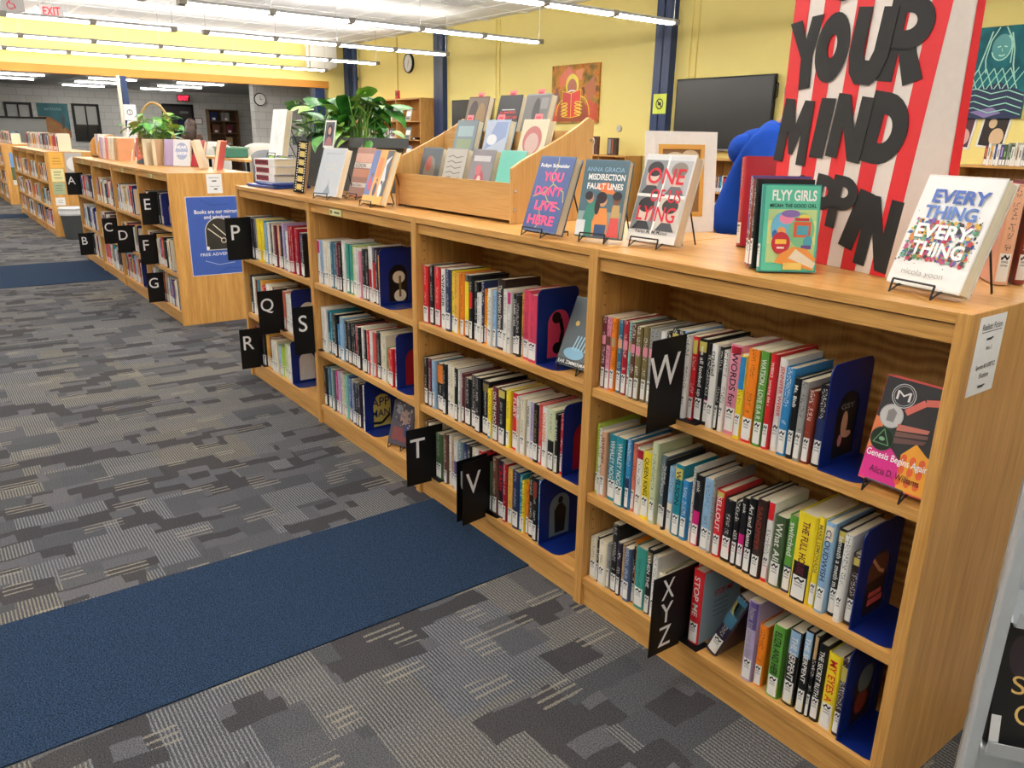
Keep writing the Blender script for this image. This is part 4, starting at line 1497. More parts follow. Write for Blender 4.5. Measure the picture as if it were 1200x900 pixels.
# ---- bamboo three-tier display box
bx0, bx1, by0, by1 = -2.31, -1.535, .165, .515
e = empty('display_box', ((bx0 + bx1) / 2, by0, 1.07))
cx = (bx0 + bx1) / 2
side = [(0, 0), (.35, 0), (.35, .335), (.325, .345)] + [(.325 - .325 * k / 8, .345 - .16 * (k / 8) ** .85) for k in range(1, 8)] + [(0, .178)]
for s, x in ((-1, bx0 - cx), (1, bx1 - cx)):
    o = MB().prism(side, x - .007, x + .007, 'yz').build('side_panel', BAMBOO_V, e, bevel=.002)
    for (yy, zz) in ((.012, .045), (.012, .105), (.338, .12), (.338, .27)):
        MB().tube([(x + .007, yy, zz), (x + .0095, yy, zz)], .006, 10).build('screw_cap', CHROME, o)
wb = bx1 - bx0 - .014
for k, (yy, zz, hh) in enumerate(((0.004, .01, .12), (.115, .115, .09), (.225, .205, .09))):
    MB().box(-wb / 2, yy, zz, wb / 2, yy + .012, zz + hh).build('front_board', BAMBOO, e)
    MB().box(-wb / 2, yy + .012, zz, wb / 2, yy + .108, zz + .012).build('tier_floor', BAMBOO, e)
MB().box(-wb / 2, .336, .01, wb / 2, .348, .30).build('back_board', BAMBOO, e)
tag(e, 'bamboo three-tier display box full of books on the bookcase', 'display box')
bin_books = [
 # x, tier, colour, label, cover shapes
 (-2.245, 0, 'slate', 'dark novel with figures, front tier of bamboo box, end by the planter', [('rect', .003, .003, .138, .21, '4a5256'), ('ell', .07, .12, .04, .06, '7a7468'), ('rect', .02, .04, .12, .06, 'c8b48a'), ('rect', .02, .07, .11, .085, 'd8c8a8'), ('ell', .06, .15, .02, .03, 'a84a3a')]),
 (-2.07, 0, 'grey', 'beige novel with handwritten cover, front tier of bamboo box', [('rect', .003, .003, .138, .21, 'b8b2a6')] + [('line', [(.02, .18 - .02 * k), (.05, .186 - .02 * k), (.075, .178 - .02 * k), (.115, .184 - .02 * k)], .003, '5e5a54') for k in range(8)]),
 (-1.895, 0, 'grey', 'grey novel with red hands on cover, front tier of bamboo box', [('rect', .003, .003, .138, .21, '8a8488'), ('rect', .02, .17, .12, .19, 'c8c4c4'), ('ell', .07, .09, .03, .05, 'b8505c'), ('ell', .07, .09, .014, .03, 'd8c0b8'), ('ell', .06, .14, .018, .02, 'c86a70')]),
 (-1.72, 0, 'mint', 'turquoise novel in glossy wrap, front tier of bamboo box', [('rect', .003, .003, .138, .21, '6cc4b0'), ('ell', .09, .05, .03, .012, 'e0a8b8')]),
 (-2.15, 1, 'slate', 'grey-green novel in the middle tier of the bamboo box', [('rect', .003, .003, .138, .21, '7a8a90'), ('rect', .02, .15, .12, .19, '9ab0b4'), ('rect', .02, .1, .12, .14, '8a9a78')]),
 (-1.945, 1, 'sky', 'pale blue and white novel in the middle tier of the bamboo box', [('rect', .003, .003, .138, .21, 'b0bccc'), ('poly', [(.01, .1), (.13, .15), (.13, .205), (.06, .205)], '8a9cc4'), ('ell', .05, .14, .03, .02, 'd8dce0')]),
 (-1.725, 1, 'cream', 'cream novel with a red arch in the middle tier of bamboo box', [('rect', .003, .003, .138, .21, 'd8d0b0'), ('ell', .07, .14, .05, .05, 'b86a64'), ('ell', .07, .13, .036, .036, 'c8a8a0')]),
 (-2.235, 2, 'brown', 'brown novel with a portrait in the back tier of the bamboo box', [('rect', .003, .003, .138, .21, '7a6a58'), ('ell', .05, .15, .03, .05, '4a3f38'), ('ell', .1, .13, .03, .06, '9a7a50'), ('rect', .004, .08, .137, .1, '5e5448')]),
 (-2.02, 2, 'black', 'black novel with red title in the back tier of bamboo box', [('rect', .003, .003, .138, .21, '262628'), ('rect', .03, .158, .11, .162, 'c8c8c8'), T('JUMPED', .02, .142, .1, .012, 'e03038', .02), T('INTERNMENT CAMP', .012, .125, .118, .012, 'e03038', .02), T('SAMIRA AHMED', .015, .105, .11, .009, 'f0f0f0', .02)]),
 (-1.85, 2, 'grey', 'grey novel with red patches in the back tier of bamboo box', [('rect', .003, .003, .138, .21, '6e6c6a'), ('ell', .07, .15, .02, .05, '3c3a3a'), ('rect', .09, .16, .13, .2, '8a8884'), ('ell', .09, .1, .03, .02, 'b0443c')]),
]
TIER = ((.205, 1.096), (.305, 1.2), (.415, 1.29))
NEWTAG = plain('pink_flag', 'f08a8e', .6)
for (x, k, c, lab, sh) in bin_books:
    y, z = TIER[k]
    be = display_book((x, y, 0), .03, .27, .14, .213 if k != 2 else .215, .028, c, lab, sh, stand=False, z=z, group='books in the bamboo display box')
    if k > 0:
        f = MB().box(.045, .010, .2, .085, .0115, .235)
        f.build('flag', NEWTAG, be)
        MB().box(.053, .0093, .218, .077, .0101, .226).build('flag_print', plain('flag_red', 'd84a56', .6), be)

# flag on the teal-grey novel
# ---- framed matted picture behind the white portraits novel
e = empty('picture_stand', (-1.125, .37, 1.072), (-.1, 0, 1.2))
MB().ring([(0, 0), (.24, 0), (.24, .3), (0, .3)], [(.045, .05), (.195, .05), (.195, .26), (.045, .26)], 0, .004, 'xz').build('mat_board', PAPER, e)
MB().ring([(.043, .048), (.197, .048), (.197, .262), (.043, .262)], [(.056, .062), (.184, .062), (.184, .248), (.056, .248)], -.003, .001, 'xz').build('inner_frame', plain('gold_frame', 'dba64e', .4), e)
o = MB().box(.05, .001, .055, .19, .003, .255).build('photo', plain('photo_brown', '8c6a44', .4), e)
q = MB(); q.keep = True
q.disc((.10, .0006, .21), .03, 18, .04); q.disc((.15, .0004, .225), .022, 18, .03); q.disc((.11, .0004, .12), .04, 18, .035)
q.build('photo_print', plain('photo_pale', 'd8c8a8', .4), o)
MB().prism([(0, 0), (.09, 0), (.0, .2)], .09, .1, 'yz').build('strut', PAPER, e)
tag(e, 'matted photograph in a white mount propped behind the portraits novel', 'picture')

# ---- stacked books, blue folders, film-strip book, small photo
for k, (x, y, yaw, w, d, lab) in enumerate(((-3.6, .16, .10, .34, .2, 'blue plastic folder lying lowest under the stacked maroon-spined books'), (-3.575, .17, -.06, .3, .19, 'blue plastic folder lying on another, right under the maroon-spined books'))):
    o = MB().box(-w / 2, -d / 2, 0, w / 2, d / 2, .014).build('folder', plain('blue_folder', '1a3a8c', .3), None, (x, y, 1.0702 + .0145 * k), (0, 0, yaw), bevel=.004)
    tag(o, lab, 'folder')
MAROONP = plain('maroon_print', '8c2438', .4)
for k in range(3):
    z = 1.0995 + .0395 * k
    e = empty('book', (-3.60 + .006 * ((k * 2) % 3), .09, z), (0, 0, .1 + .02 * k))
    # lying flat: spine towards the aisle
    w, d, t = .215, .15, .038
    MB().prism([(0, 0), (d, 0), (d, .003), (.004, .003), (.004, t - .003), (d, t - .003), (d, t), (0, t)], -w / 2, w / 2, 'yz').build('cover', cover_mat('bright', False), e)
    MB().box(-w / 2 + .004, .004, .003, w / 2 - .004, d - .004, t - .003).build('pages', PG, e)
    MB().box(-w / 2 + .012, -.0006, .006, w / 2 - .062, .001, t - .006).build('spine_band', MAROONP, e)
    mm = MB(); 
    for q in range(9):
        mm.box(-w / 2 + .02 + .013 * q, -.0010, .014, -w / 2 + .028 + .013 * q, -.0004, t - .013)
    mm.build('title', plain('dark_maroon', '4a1420', .5), e)
    MB().box(w / 2 - .056, -.0008, .004, w / 2 - .018, .001, t - .004).build('spine_label', LETTER, e)
    tag(e, 'white book with maroon spine lying %s in the stack on blue folders' % ('lowest', 'in the middle', 'topmost')[k], 'book', 'books displayed on bookcase tops')
be = display_book((-3.66, .14), .12, .2, .15, .235, .034, 'bright', 'white embossed novel on a wire stand atop the maroon-spined stack', (), z=1.233, stlab='black wire stand on top of the stacked maroon-spined books')
em = MB()
for (cx_, cz_, rx_, rz_) in ((.09, .18, .018, .02), (.05, .13, .02, .018), (.1, .12, .012, .016)):
    em.tube([(cx_ + rx_ * cos(2 * pi * k / 16), 0, cz_ + rz_ * sin(2 * pi * k / 16)) for k in range(17)], .0022, 6)
for x_ in (.06, .08):
    em.tube([(x_, 0, .03), (x_ + .005, 0, .1)], .0022, 6)
em.build('embossing', cover_mat('bright', False), be)

e = empty('book', (-3.10, .07, 1.0752), (-.15, 0, .0))
e.rotation_euler = (radians(9), 0, radians(152))
fw, fh, ft = .13, .24, .05
cover_geo(fw, fh, ft, .002).build('cover', cover_mat('tan', False), e)
strip_geo(ft, 0, fh, .0002, 1.2).build('film_strip', BLACKM, e)
MB().box(.003, -ft / 2 + .002, .003, fw - .003, ft / 2 - .002, fh - .003).build('pages', PG, e)
FRM = plain('film_frame', 'd8c47a', .5)
fr = MB()
for k in range(6):
    fr.box(-SPINE_R - .0006, -.012, .014 + .038 * k, -SPINE_R + .0002, .012, .04 + .038 * k)
fr.build('film_frames', FRM, e)
hl = MB()
for k in range(20):
    for s in (-1, 1):
        hl.box(-SPINE_R - .0002, s * .0165 - .0018, .008 + .0115 * k, .0012, s * .0165 + .0018, .014 + .0115 * k)
hl.build('film_holes', LETTER, e)
tag(e, 'book with a film-strip patterned spine leaning before the planter', 'book', 'books displayed on bookcase tops')

e = empty('photo_card', (-2.885, .11, 1.285), (-.2, 0, .15))
MB().box(0, 0, 0, .085, .002, .12).build('card', PAPER, e)
q = MB(); q.keep = True
q.poly([(.008, .01), (.077, .01), (.077, .112), (.008, .112)], -.0004, 0)
q.disc((.044, -.0008, .07), .032, 18, .022, 1); q.disc((.044, -.0010, .074), .017, 18, .012, 2); q.poly([(.012, .012), (.074, .012), (.062, .04), (.044, .052), (.028, .04)], -.0009, 3)
q.build('portrait', [ink('5a5a5e'), ink('33201a'), ink('d8a890'), ink('b06a74')], e)
MB().tube([(.042, .004, -.215), (.042, .004, .01)], .0025, 6).build('stick', WIRE, e)
tag(e, 'small white-bordered portrait photo above the pale grey-white novel', 'photo')

# ---- popcorn-box sign
e = empty('popcorn_sign', (-.661, .345, 1.07), (0, 0, radians(-15.26)))
Ht = .95
wb_, wt_ = .388, .388 + .1004 * Ht
RED = plain('red_card', 'e0262c', .6); OFFW = plain('cream_card', 'eadfd6', .7); BLK = plain('black_card', '262625', .75)
db, dt = .165, .012
body = MB()
body.add([(0, 0, 0), (wb_, 0, 0), (wb_, db, 0), (0, db, 0), (0, 0, Ht), (wt_, 0, Ht), (wt_, dt, Ht), (0, dt, Ht)], [(0, 3, 2, 1), (4, 5, 6, 7), (0, 1, 5, 4), (1, 2, 6, 5), (2, 3, 7, 6), (3, 0, 4, 7)])
body.build('box', OFFW, e)
nS = 9
for k in range(0, nS, 2):
    a, c = k / nS, (k + 1) / nS
    MB().add([(wb_ * a, -.0008, 0), (wb_ * c, -.0008, 0), (wt_ * c, -.0008, Ht), (wt_ * a, -.0008, Ht)], [(0, 1, 2, 3)]).build('red_stripe', RED, e)
rb = MB()
rb.add([(wb_ + .001, db - .03, 0), (wb_ + .001, db + .004, 0), (wt_ + .001, dt + .004, Ht), (wt_ + .001, dt - .008, Ht)], [(0, 1, 2, 3)])
rb.add([(0, db + .003, 0), (wb_, db + .003, 0), (wt_, dt + .003, Ht), (0, dt + .003, Ht)], [(0, 1, 2, 3)])
rb.build('red_back', RED, e)
def ellp(cx, cy, rx, ry, n=28, a0=0, a1=360, close=True):
    k = n if close else n + 1
    return [(cx + rx * cos(radians(a0 + (a1 - a0) * i / n)), cy + ry * sin(radians(a0 + (a1 - a0) * i / n))) for i in range(k)]
def block_letter(ch):
    """chunky cut-paper letters in a unit box: list of (outer, inner or None)"""
    if ch == 'O':
        return [(ellp(.5, .5, .5, .5), ellp(.5, .52, .14, .17))]
    if ch == 'D':
        o_ = [(0, 0), (.38, 0)] + ellp(.38, .5, .62, .5, 12, -90, 90, False)[1:-1] + [(.38, 1), (0, 1)]
        i_ = [(.36, .3), (.42, .3)] + ellp(.42, .5, .22, .2, 12, -90, 90, False)[1:-1] + [(.42, .7), (.36, .7)]
        return [(o_, i_)]
    if ch in 'PR':
        o_ = [(.0, .36), (.4, .36)] + ellp(.4, .68, .58, .32, 12, -90, 90, False)[1:-1] + [(.4, 1), (0, 1)]
        i_ = [(.36, .6), (.42, .6)] + ellp(.42, .7, .2, .1, 12, -90, 90, False)[1:-1] + [(.42, .8), (.36, .8)]
        out = [(o_, i_), ([(0, 0), (.36, 0), (.36, .4), (0, .4)], None)]
        if ch == 'R':
            out.append(([(.34, .38), (.7, .42), (1.0, .06), (.62, -.04)], None))
        return out
    return [({'Y': [(0, 1), (.36, 1), (.5, .7), (.66, 1), (1, .98), (.7, .45), (.66, 0), (.32, 0), (.36, .45)],
              'U': [(0, 1), (.36, 1), (.37, .45), (.44, .32), (.56, .32), (.63, .45), (.64, 1), (1, 1), (1, .38), (.9, .14), (.7, 0), (.3, 0), (.1, .14), (0, .38)],
              'M': [(0, 0), (.06, 1), (.34, 1), (.5, .62), (.66, 1), (.94, 1), (1, 0), (.72, 0), (.71, .5), (.56, .14), (.44, .14), (.3, .5), (.29, 0)],
              'I': [(.0, 0), (.8, 0), (1, 1), (.2, 1)],
              'E': [(0, 0), (1, 0), (1, .26), (.38, .26), (.38, .38), (.9, .38), (.9, .62), (.38, .62), (.38, .74), (1, .74), (1, 1), (0, 1)],
              'N': [(0, 0), (0, 1), (.34, 1), (.66, .5), (.66, 1), (1, 1), (1, 0), (.66, 0), (.34, .5), (.34, 0)]}[ch], None)]
lev = 0
for (ch, x0, z0, x1, z1, r) in (('Y', -.002, .395, .118, .55, .12), ('O', .085, .405, .198, .552, -.1), ('U', .192, .395, .315, .548, -.12), ('R', .283, .395, .415, .558, -.1),
                            ('M', -.012, .225, .115, .372, -.1), ('I', .113, .24, .175, .372, -.06), ('N', .168, .238, .285, .375, -.14), ('D', .268, .23, .392, .375, -.16),
                            ('O', .06, .08, .14, .2, .0), ('P', .14, .078, .218, .203, -.12), ('P', .195, .085, .285, .203, -.1), ('I', .255, .045, .315, .178, -.25), ('N', .298, .012, .405, .165, -.12),
                            ('O', .1, .572, .21, .70, .1)):
    m = MB()
    lev += 1
    d0 = -.0016 - .0004 * (lev % 4)
    cxm, czm = (x0 + x1) / 2, (z0 + z1) / 2
    def P_(p):
        a, b = (p[0] - .5) * (x1 - x0) * .9, (p[1] - .5) * (z1 - z0)
        return (cxm + a * cos(r) - b * sin(r), czm + a * sin(r) + b * cos(r))
    for (o_, i_) in block_letter(ch):
        if i_:
            m.ring([P_(p) for p in o_], [P_(p) for p in i_], d0 - .0008, d0, 'xz')
        else:
            m.prism([P_(p) for p in o_], d0 - .0008, d0, 'xz')
    m.build('letter', BLK, e)
tag(e, 'tall red and cream striped popcorn-box sign with black letters', 'sign')

# ---- notices taped to the bookcase ends
def notice(name, x, y0, y1, z0, z1, label, mat=PAPER, prints=(), cat='notice'):
    e = empty(name, (x, (y0 + y1) / 2, (z0 + z1) / 2))
    w, h = (y1 - y0) / 2, (z1 - z0) / 2
    MB().box(.0002, -w, -h, .0012, w, h).build('sheet', mat, e)
    groups = prints if prints and isinstance(prints[0], list) else [prints]
    xx = .0015
    for prints in groups:
        mats = []; idx = {}; m = MB(); m.keep = True
        for p in prints:
            c = p[-1]
            if c not in idx:
                idx[c] = len(mats); mats.append(ink(c))
            if p[0] == 'text':
                add_text(m, p[1], (xx, p[2] * w, p[3] * h), (0, 1, 0), (0, 0, 1), p[4] * w, p[5] * h, .01, idx[c], align='c')
            elif p[0] == 'rect':
                m.add([(xx, p[1] * w, p[2] * h), (xx, p[3] * w, p[2] * h), (xx, p[3] * w, p[4] * h), (xx, p[1] * w, p[4] * h)], [(0, 1, 2, 3)], idx[c])
            elif p[0] == 'ell':
                m.add([(xx, p[1] * w + p[3] * w * cos(2 * pi * k / 24), p[2] * h + p[4] * w * sin(2 * pi * k / 24)) for k in range(24)], [tuple(range(24))], idx[c])
            elif p[0] == 'arch':
                r = p[3] * w
                m.add([(xx, p[1] * w - r, p[4] * h), (xx, p[1] * w + r, p[4] * h)] + [(xx, p[1] * w + r * cos(pi * k / 12), p[2] * h + r * sin(pi * k / 12)) for k in range(13)], [tuple(range(15))], idx[c])
            elif p[0] == 'line':
                a, c2 = p[1], p[2]
                dy, dz = (c2[0] - a[0]) * w, (c2[1] - a[1]) * h
                L = sqrt(dy * dy + dz * dz) or 1
                ny, nz_ = -dz / L * p[3] / 2, dy / L * p[3] / 2
                m.add([(xx, a[0] * w + ny, a[1] * h + nz_), (xx, a[0] * w - ny, a[1] * h - nz_), (xx, c2[0] * w - ny, c2[1] * h - nz_), (xx, c2[0] * w + ny, c2[1] * h + nz_)], [(0, 1, 2, 3)], idx[c])
            xx += .0002
        if prints:
            m.build('print', mats, e)
    return tag(e, label, cat)
AR = lambda z: [('rect', -.25, z - .03, .12, z + .03, 'ink'), ('rect', -.32, z - .015, -.2, z + .015, 'ink'), ('rect', .05, z + .0, .2, z + .045, 'ink')]
notice('notice', 0, .033, .138, .915, 1.06, 'white Realistic Fiction and Sports notice on the near bookcase end', PAPER,
       [[('text', 'Realistic Fiction', 0, .66, 1.5, .16, 'ink'), ('rect', -.75, .6, .75, .62, 'ink')] + AR(.42) + [('text', 'Nov 2', 0, .14, .4, .1, 'ink')], [('text', 'Sports & LGBTQ', 0, -.36, 1.45, .15, 'ink'), ('text', 'Fiction', 0, -.58, .7, .14, 'ink')] + AR(-.8)])
notice('notice', -5.234, .258, .364, .93, 1.062, 'small white notice above the blue poster', PAPER,
       [('text', 'Realistic Fiction', 0, .55, 1.3, .13, '555555'), ('rect', -.3, .22, .3, .33, 'ink'), ('text', 'Fantasy Fiction', 0, -.35, 1.3, .13, '555555'), ('rect', -.1, -.62, .35, -.5, 'ink')])
notice('poster', -5.234, .10, .485, .352, .91, 'blue poster reading Books are our mirrors and windows', plain('poster_border', 'd8d4e4', .4),
       [('rect', -.975, -.983, .975, .983, '3f5fae'), ('text', 'Books are our mirrors', 0.08, .57, 1.6, .1, 'f4f2ea'), ('text', 'and windows', .08, .44, .95, .09, 'f4f2ea'),
        ('arch', .1, .12, .5, -.36, 'f0e8d0'), ('arch', .1, .12, .48, -.345, '33322c'), ('line', (-.1, .3), (.5, -.1), .006, 'f0e8d0'), ('line', (-.3, .2), (.4, -.2), .006, 'f0e8d0'), ('ell', .25, -.12, .1, .1, 'f0e8d0'), ('ell', .25, -.12, .075, .075, '33322c'), ('ell', -.35, -.3, .06, .06, 'ffffff'),
        ('text', 'FREE ADVENTURE', .1, -.5, 1.5, .075, 'e8ecf4'), ('line', (-.5, -.62), (.0, -.74), .004, 'b8c4e0'), ('line', (0, -.74), (.6, -.7), .004, 'b8c4e0'), ('line', (-.5, .93), (-.1, .78), .003, '2c4488'), ('line', (-.1, .78), (.5, .8), .003, '2c4488'), ('line', (-.1, -.98), (.3, -.84), .003, '2c4488'), ('line', (.3, -.84), (.9, -.86), .003, '2c4488')], 'poster')

# ------------------------------------------------------------------ plants
def leaf_mesh(name, L, Wd, col, fold=.12):
    out = [(0, 0), (-.10, .16), (-.06, .34), (.10, .47), (.32, .46), (.56, .34), (.80, .16), (1.0, 0)]
    vs = [(x * L, 0, 0 if i else 0) for i, x in enumerate((0, .12, .34, .6, .8, 1.0))]
    mid = [(0, 0, 0), (.12, 0, .0), (.34, 0, .0), (.6, 0, -.03), (.8, 0, -.09), (1.0, 0, -.18)]
    m = MB()
    ups = [(-.10, .16), (.10, .47), (.32, .46), (.56, .34), (.80, .16)]
    V = [(p[0] * L, 0, p[2] * L) for p in mid]
    for s in (1, -1):
        V += [(x * L, s * y * Wd, (fold * abs(y) - .18 * max(0, x - .4) ** 1.2 + .03) * L) for x, y in ups]
    F = []
    for s in (0, 1):
        b = 6 + 5 * s
        q = [(0, 1, b + 1, b), (1, 2, b + 2, b + 1), (2, 3, b + 3, b + 2), (3, 4, b + 4, b + 3), (4, 5, b + 4)]
        F += [tuple(reversed(t)) if s else t for t in q]
    m.add(V, F)
    me = m.mesh(name)
    me.polygons.foreach_set('use_smooth', [True] * len(me.polygons))
    me.materials.append(col)
    return me
def leafcol(name, a, b):
    m, nd, lk, bs = new_mat(name, .3, .5)
    tc = nd.new('ShaderNodeTexCoord')
    nz = N(nd, 'ShaderNodeTexNoise', Scale=22.0, Detail=3.0)
    lk.new(tc.outputs['Object'], nz.inputs['Vector'])
    r = nd.new('ShaderNodeValToRGB')
    r.color_ramp.elements[0].position = .38; r.color_ramp.elements[0].color = (*lin(a), 1)
    r.color_ramp.elements[1].position = .7; r.color_ramp.elements[1].color = (*lin(b), 1)
    lk.new(nz.outputs[0], r.inputs[0]); lk.new(r.outputs[0], bs.inputs['Base Color'])
    return m
LG = [leaf_mesh('leaf', .125, .12, leafcol('pothos_leaf', '2f7a2a', '5fae3c')), leaf_mesh('leaf', .11, .105, leafcol('pothos_leaf_dark', '1f5c22', '3f8a34')), leaf_mesh('leaf', .10, .10, leafcol('pothos_leaf_light', '6aa83a', 'a8cc5c'))]
STEM = plain('green_stem', '6d9a3f', .5)
def plant(root, n, cx, cy, sx, sy, z0, spread, hmin, hmax, rnd, scale=1.0, only=None):
    st = MB()
    for k in range(n):
        bx = cx + rnd.uniform(-sx, sx); by = cy + rnd.uniform(-sy, sy)
        az = rnd.uniform(0, 2 * pi)
        up = rnd.uniform(hmin, hmax)
        out = rnd.uniform(.02, spread) * (1.15 - (up - hmin) / (hmax - hmin + 1e-6) * .5)
        lx, ly, lz = bx + cos(az) * out, by + sin(az) * out * .6, z0 + up
        st.tube([(bx, by, z0 - .02), (bx * .6 + lx * .4, by * .6 + ly * .4, z0 + up * .65), (lx, ly, lz)], [.003, .0025, .002], 5)
        s = rnd.uniform(.7, 1.25) * scale
        shared('leaf', rnd.choice(LG if only is None else only), root, (lx, ly, lz), (rnd.uniform(-.4, .4), rnd.uniform(-.5, .75), az + rnd.uniform(-.5, .5)), (s, s, s))
    return st
rnd = random.Random(21)
e = empty('potted_plant', (-3.33, .44, 1.07))
pm = MB()
A = (.37, .08); B = (.415, .105)
def rect(a, b, z): return [(-a, -b, z), (a, -b, z), (a, b, z), (-a, b, z)]
vs_ = rect(*A, 0) + rect(*B, .215) + rect(B[0] + .015, B[1] + .015, .215) + rect(B[0] + .018, B[1] + .018, .26) + rect(B[0] - .01, B[1] - .01, .26) + rect(B[0] - .015, B[1] - .015, .21)
fs_ = [(3, 2, 1, 0)]
for k in range(5):
    for i in range(4):
        j = (i + 1) % 4
        fs_.append((4 * k + i, 4 * k + j, 4 * k + 4 + j, 4 * k + 4 + i))
fs_.append((20, 21, 22, 23))
pm.add(vs_, fs_)
pm.build('trough', plain('grey_plastic_trough', '4d5456', .5), e)
MB().box(-.395, -.085, .205, .395, .085, .225).build('soil', plain('potting_soil', '2a1f16', .95), e)
st = plant(e, 120, -.05, 0, .36, .07, .225, .2, .03, .23, rnd, .9)
# trailing vines
for vine in ([(-.36, -.08, .26), (-.45, -.14, .22), (-.5, -.2, .16), (-.46, -.26, .1), (-.40, -.28, .05), (-.33, -.3, .03)], [(.38, -.06, .27), (.45, -.1, .24), (.48, -.12, .16), (.47, -.14, .08)], [(-.38, .02, .27), (-.5, -.03, .3), (-.6, -.06, .25), (-.64, -.09, .17)]):
    st.tube(vine, .0025, 5)
    for k, p in enumerate(vine[1:]):
        s = rnd.uniform(.45, .75)
        shared('leaf', rnd.choice((LG[0], LG[2])), e, p, (rnd.uniform(-.3, .3), rnd.uniform(.6, 1.4), rnd.uniform(-2.6, -.4)), (s, s, s))
st.build('stems', STEM, e)
tag(e, 'leafy green pothos in a long dark grey trough on the bookcase', 'plant')

e = empty('basket_plant', (-6.8, .33, 1.07), (0, 0, .925))
WICK = plain('wicker', 'b08a54', .7, noise=.25, scale=90)
bk = MB(); bk.lathe([(.10, 0), (.125, .06), (.15, .16), (.155, .17), (.14, .17), (.125, .12)], 20)
bk.build('basket', WICK, e)
wr = MB()
for k in range(7):
    z = .012 + .024 * k
    r = .1 + .05 * (z / .16)
    wr.tube([((r + .003) * cos(2 * pi * q / 20), (r + .003) * sin(2 * pi * q / 20), z) for q in range(21)], .006, 5)
wr.build('weave', WICK, e)
MB().tube([(.15 * cos(pi * k / 16), 0, .17 + .33 * sin(pi * k / 16)) for k in range(17)], .011, 8).build('handle', plain('bent_cane', 'c39c62', .5), e, smooth=True)
st = plant(e, 60, 0, 0, .08, .08, .15, .2, .06, .25, rnd, .8, only=(LG[0], LG[2], LG[2]))
st.build('stems', STEM, e)
tag(e, 'green plant in a wicker basket with a tall hoop handle', 'plant')

# ------------------------------------------------------------------ displays on the second bookcase
def far_display(x, y, yaw, lean, c, lab, art=None, w=.14, h=.215, t=.028):
    return display_book((x, y), yaw, lean, w, h, t, c, lab, art or [('rect', .01, .02, w - .01, h - .02, c)], stand=False, z=1.0735, group='books displayed on the second bookcase')
far_display(-6.9, .17, .9, .15, 'salmon', 'pink-orange novel with rows of letters beside the wicker basket', [('rect', .003, .003, .138, .21, 'e8705e')] + [('rect', .02 + .028 * k, .06 + .035 * q, .04 + .028 * k, .08 + .035 * q, 'f0a890') for k in range(4) for q in range(4)] + [('poly', [(.003, .003), (.138, .003), (.138, .03), (.07, .055), (.003, .02)], '5a6a70')])
far_display(-6.4, .34, .95, .25, 'white', 'white novel with blue oval print on top of the second bookcase', [('rect', .003, .003, .138, .21, 'd8dce0'), ('ell', .07, .12, .05, .07, '9aa8c8'), T('HEAR', .02, .14, .09, .025, 'ffffff', .02), T('GARDEN', .02, .09, .1, .025, 'ffffff', .02)])
far_display(-6.31, .45, .3, .3, 'crimson', 'dark red novel leaning behind the white oval novel')
far_display(-6.5, .29, .9, .25, 'lavender', 'lavender novel standing behind the wicker basket front')
for k, (x, y, c, lab) in enumerate(((-6.62, .25, 'cream', 'cream novel seen from its pages, next to the pink-orange novel'), (-6.57, .31, 'tan', 'tan novel seen from its pages, second from the pink-orange novel'))):
    e = book('book', .14, .21, .03, c, (x, y, 1.0705), (0, 0, -.7), True, label=False)
    tag(e, lab, 'book', 'books displayed on the second bookcase')
for (x, y, s, c, lab) in ((-5.86, .46, 1, 'cream', 'cream book of the tent-like pair at the end of second bookcase'), (-5.73, .52, -1, 'coral', 'orange-edged book of the tent-like pair at the end of second bookcase')):
    e = book('book', .14, .215, .028, c, (x, y, 1.075), (0, 0, 0), False, label=False)
    e.rotation_euler = (radians(14) * s, 0, .95 + pi / 2 * 0 + (-pi / 2))
    tag(e, lab, 'book', 'books displayed on the second bookcase')
leanc = ('lavender', 'white', 'salmonpink', 'cream', 'white', 'tan', 'peach')
for k, c in enumerate(leanc):
    e = book('book', .145, .205, .035, c, (-8.4 + .135 * k, .16, 1.0805), (radians(14), 0, pi / 2), False, label=False)
    tag(e, '%s novel, %s of the slanted row starting from the arched wooden trough' % (pretty(c), ordinal(k + 1)), 'book', 'books displayed on the second bookcase')
e = empty('book_trough', (-8.75, .3, 1.07))
for x in (-.22, .18):
    arch = [(-.13, 0), (.13, 0)] + [(.13 * cos(pi * k / 12), .1 + .13 * sin(pi * k / 12)) for k in range(13)]
    MB().prism(arch, x - .01, x + .01, 'yz').build('end_panel', OAK_V, e)
MB().box(-.21, -.12, .02, .17, .12, .035).build('floor_board', OAK_H, e)
tag(e, 'small oak book trough with rounded ends on the second bookcase', 'book trough')
for k, c in enumerate(('white', 'lavender', 'white')):
    bk_ = book('book', .14, .2, .05, c, (-8.86 + .06 * k, .21, 1.105), (0, 0, pi / 2), False, label=False)
    tag(bk_, '%s book inside the rounded oak trough, %s from its far end' % (c, ordinal(k + 1)), 'book', 'books displayed on the second bookcase')
e = empty('card', (-7.62, .25, 1.24), (-.3, 0, .7))
MB().box(0, 0, 0, .15, .003, .2).build('sheet', PAPER, e)
q = MB()
for k in range(7):
    q.box(.02, -.0008, .03 + .022 * k, .13, -.0002, .035 + .022 * k)
q.build('print', plain('faint_print', 'a8a4b0', .6), e)
MB().tube([(.075, .003, -.17), (.075, .003, .05)], .004, 6).build('stick', WHITEM, e)
tag(e, 'white printed card held up above the slanted row of novels', 'card')

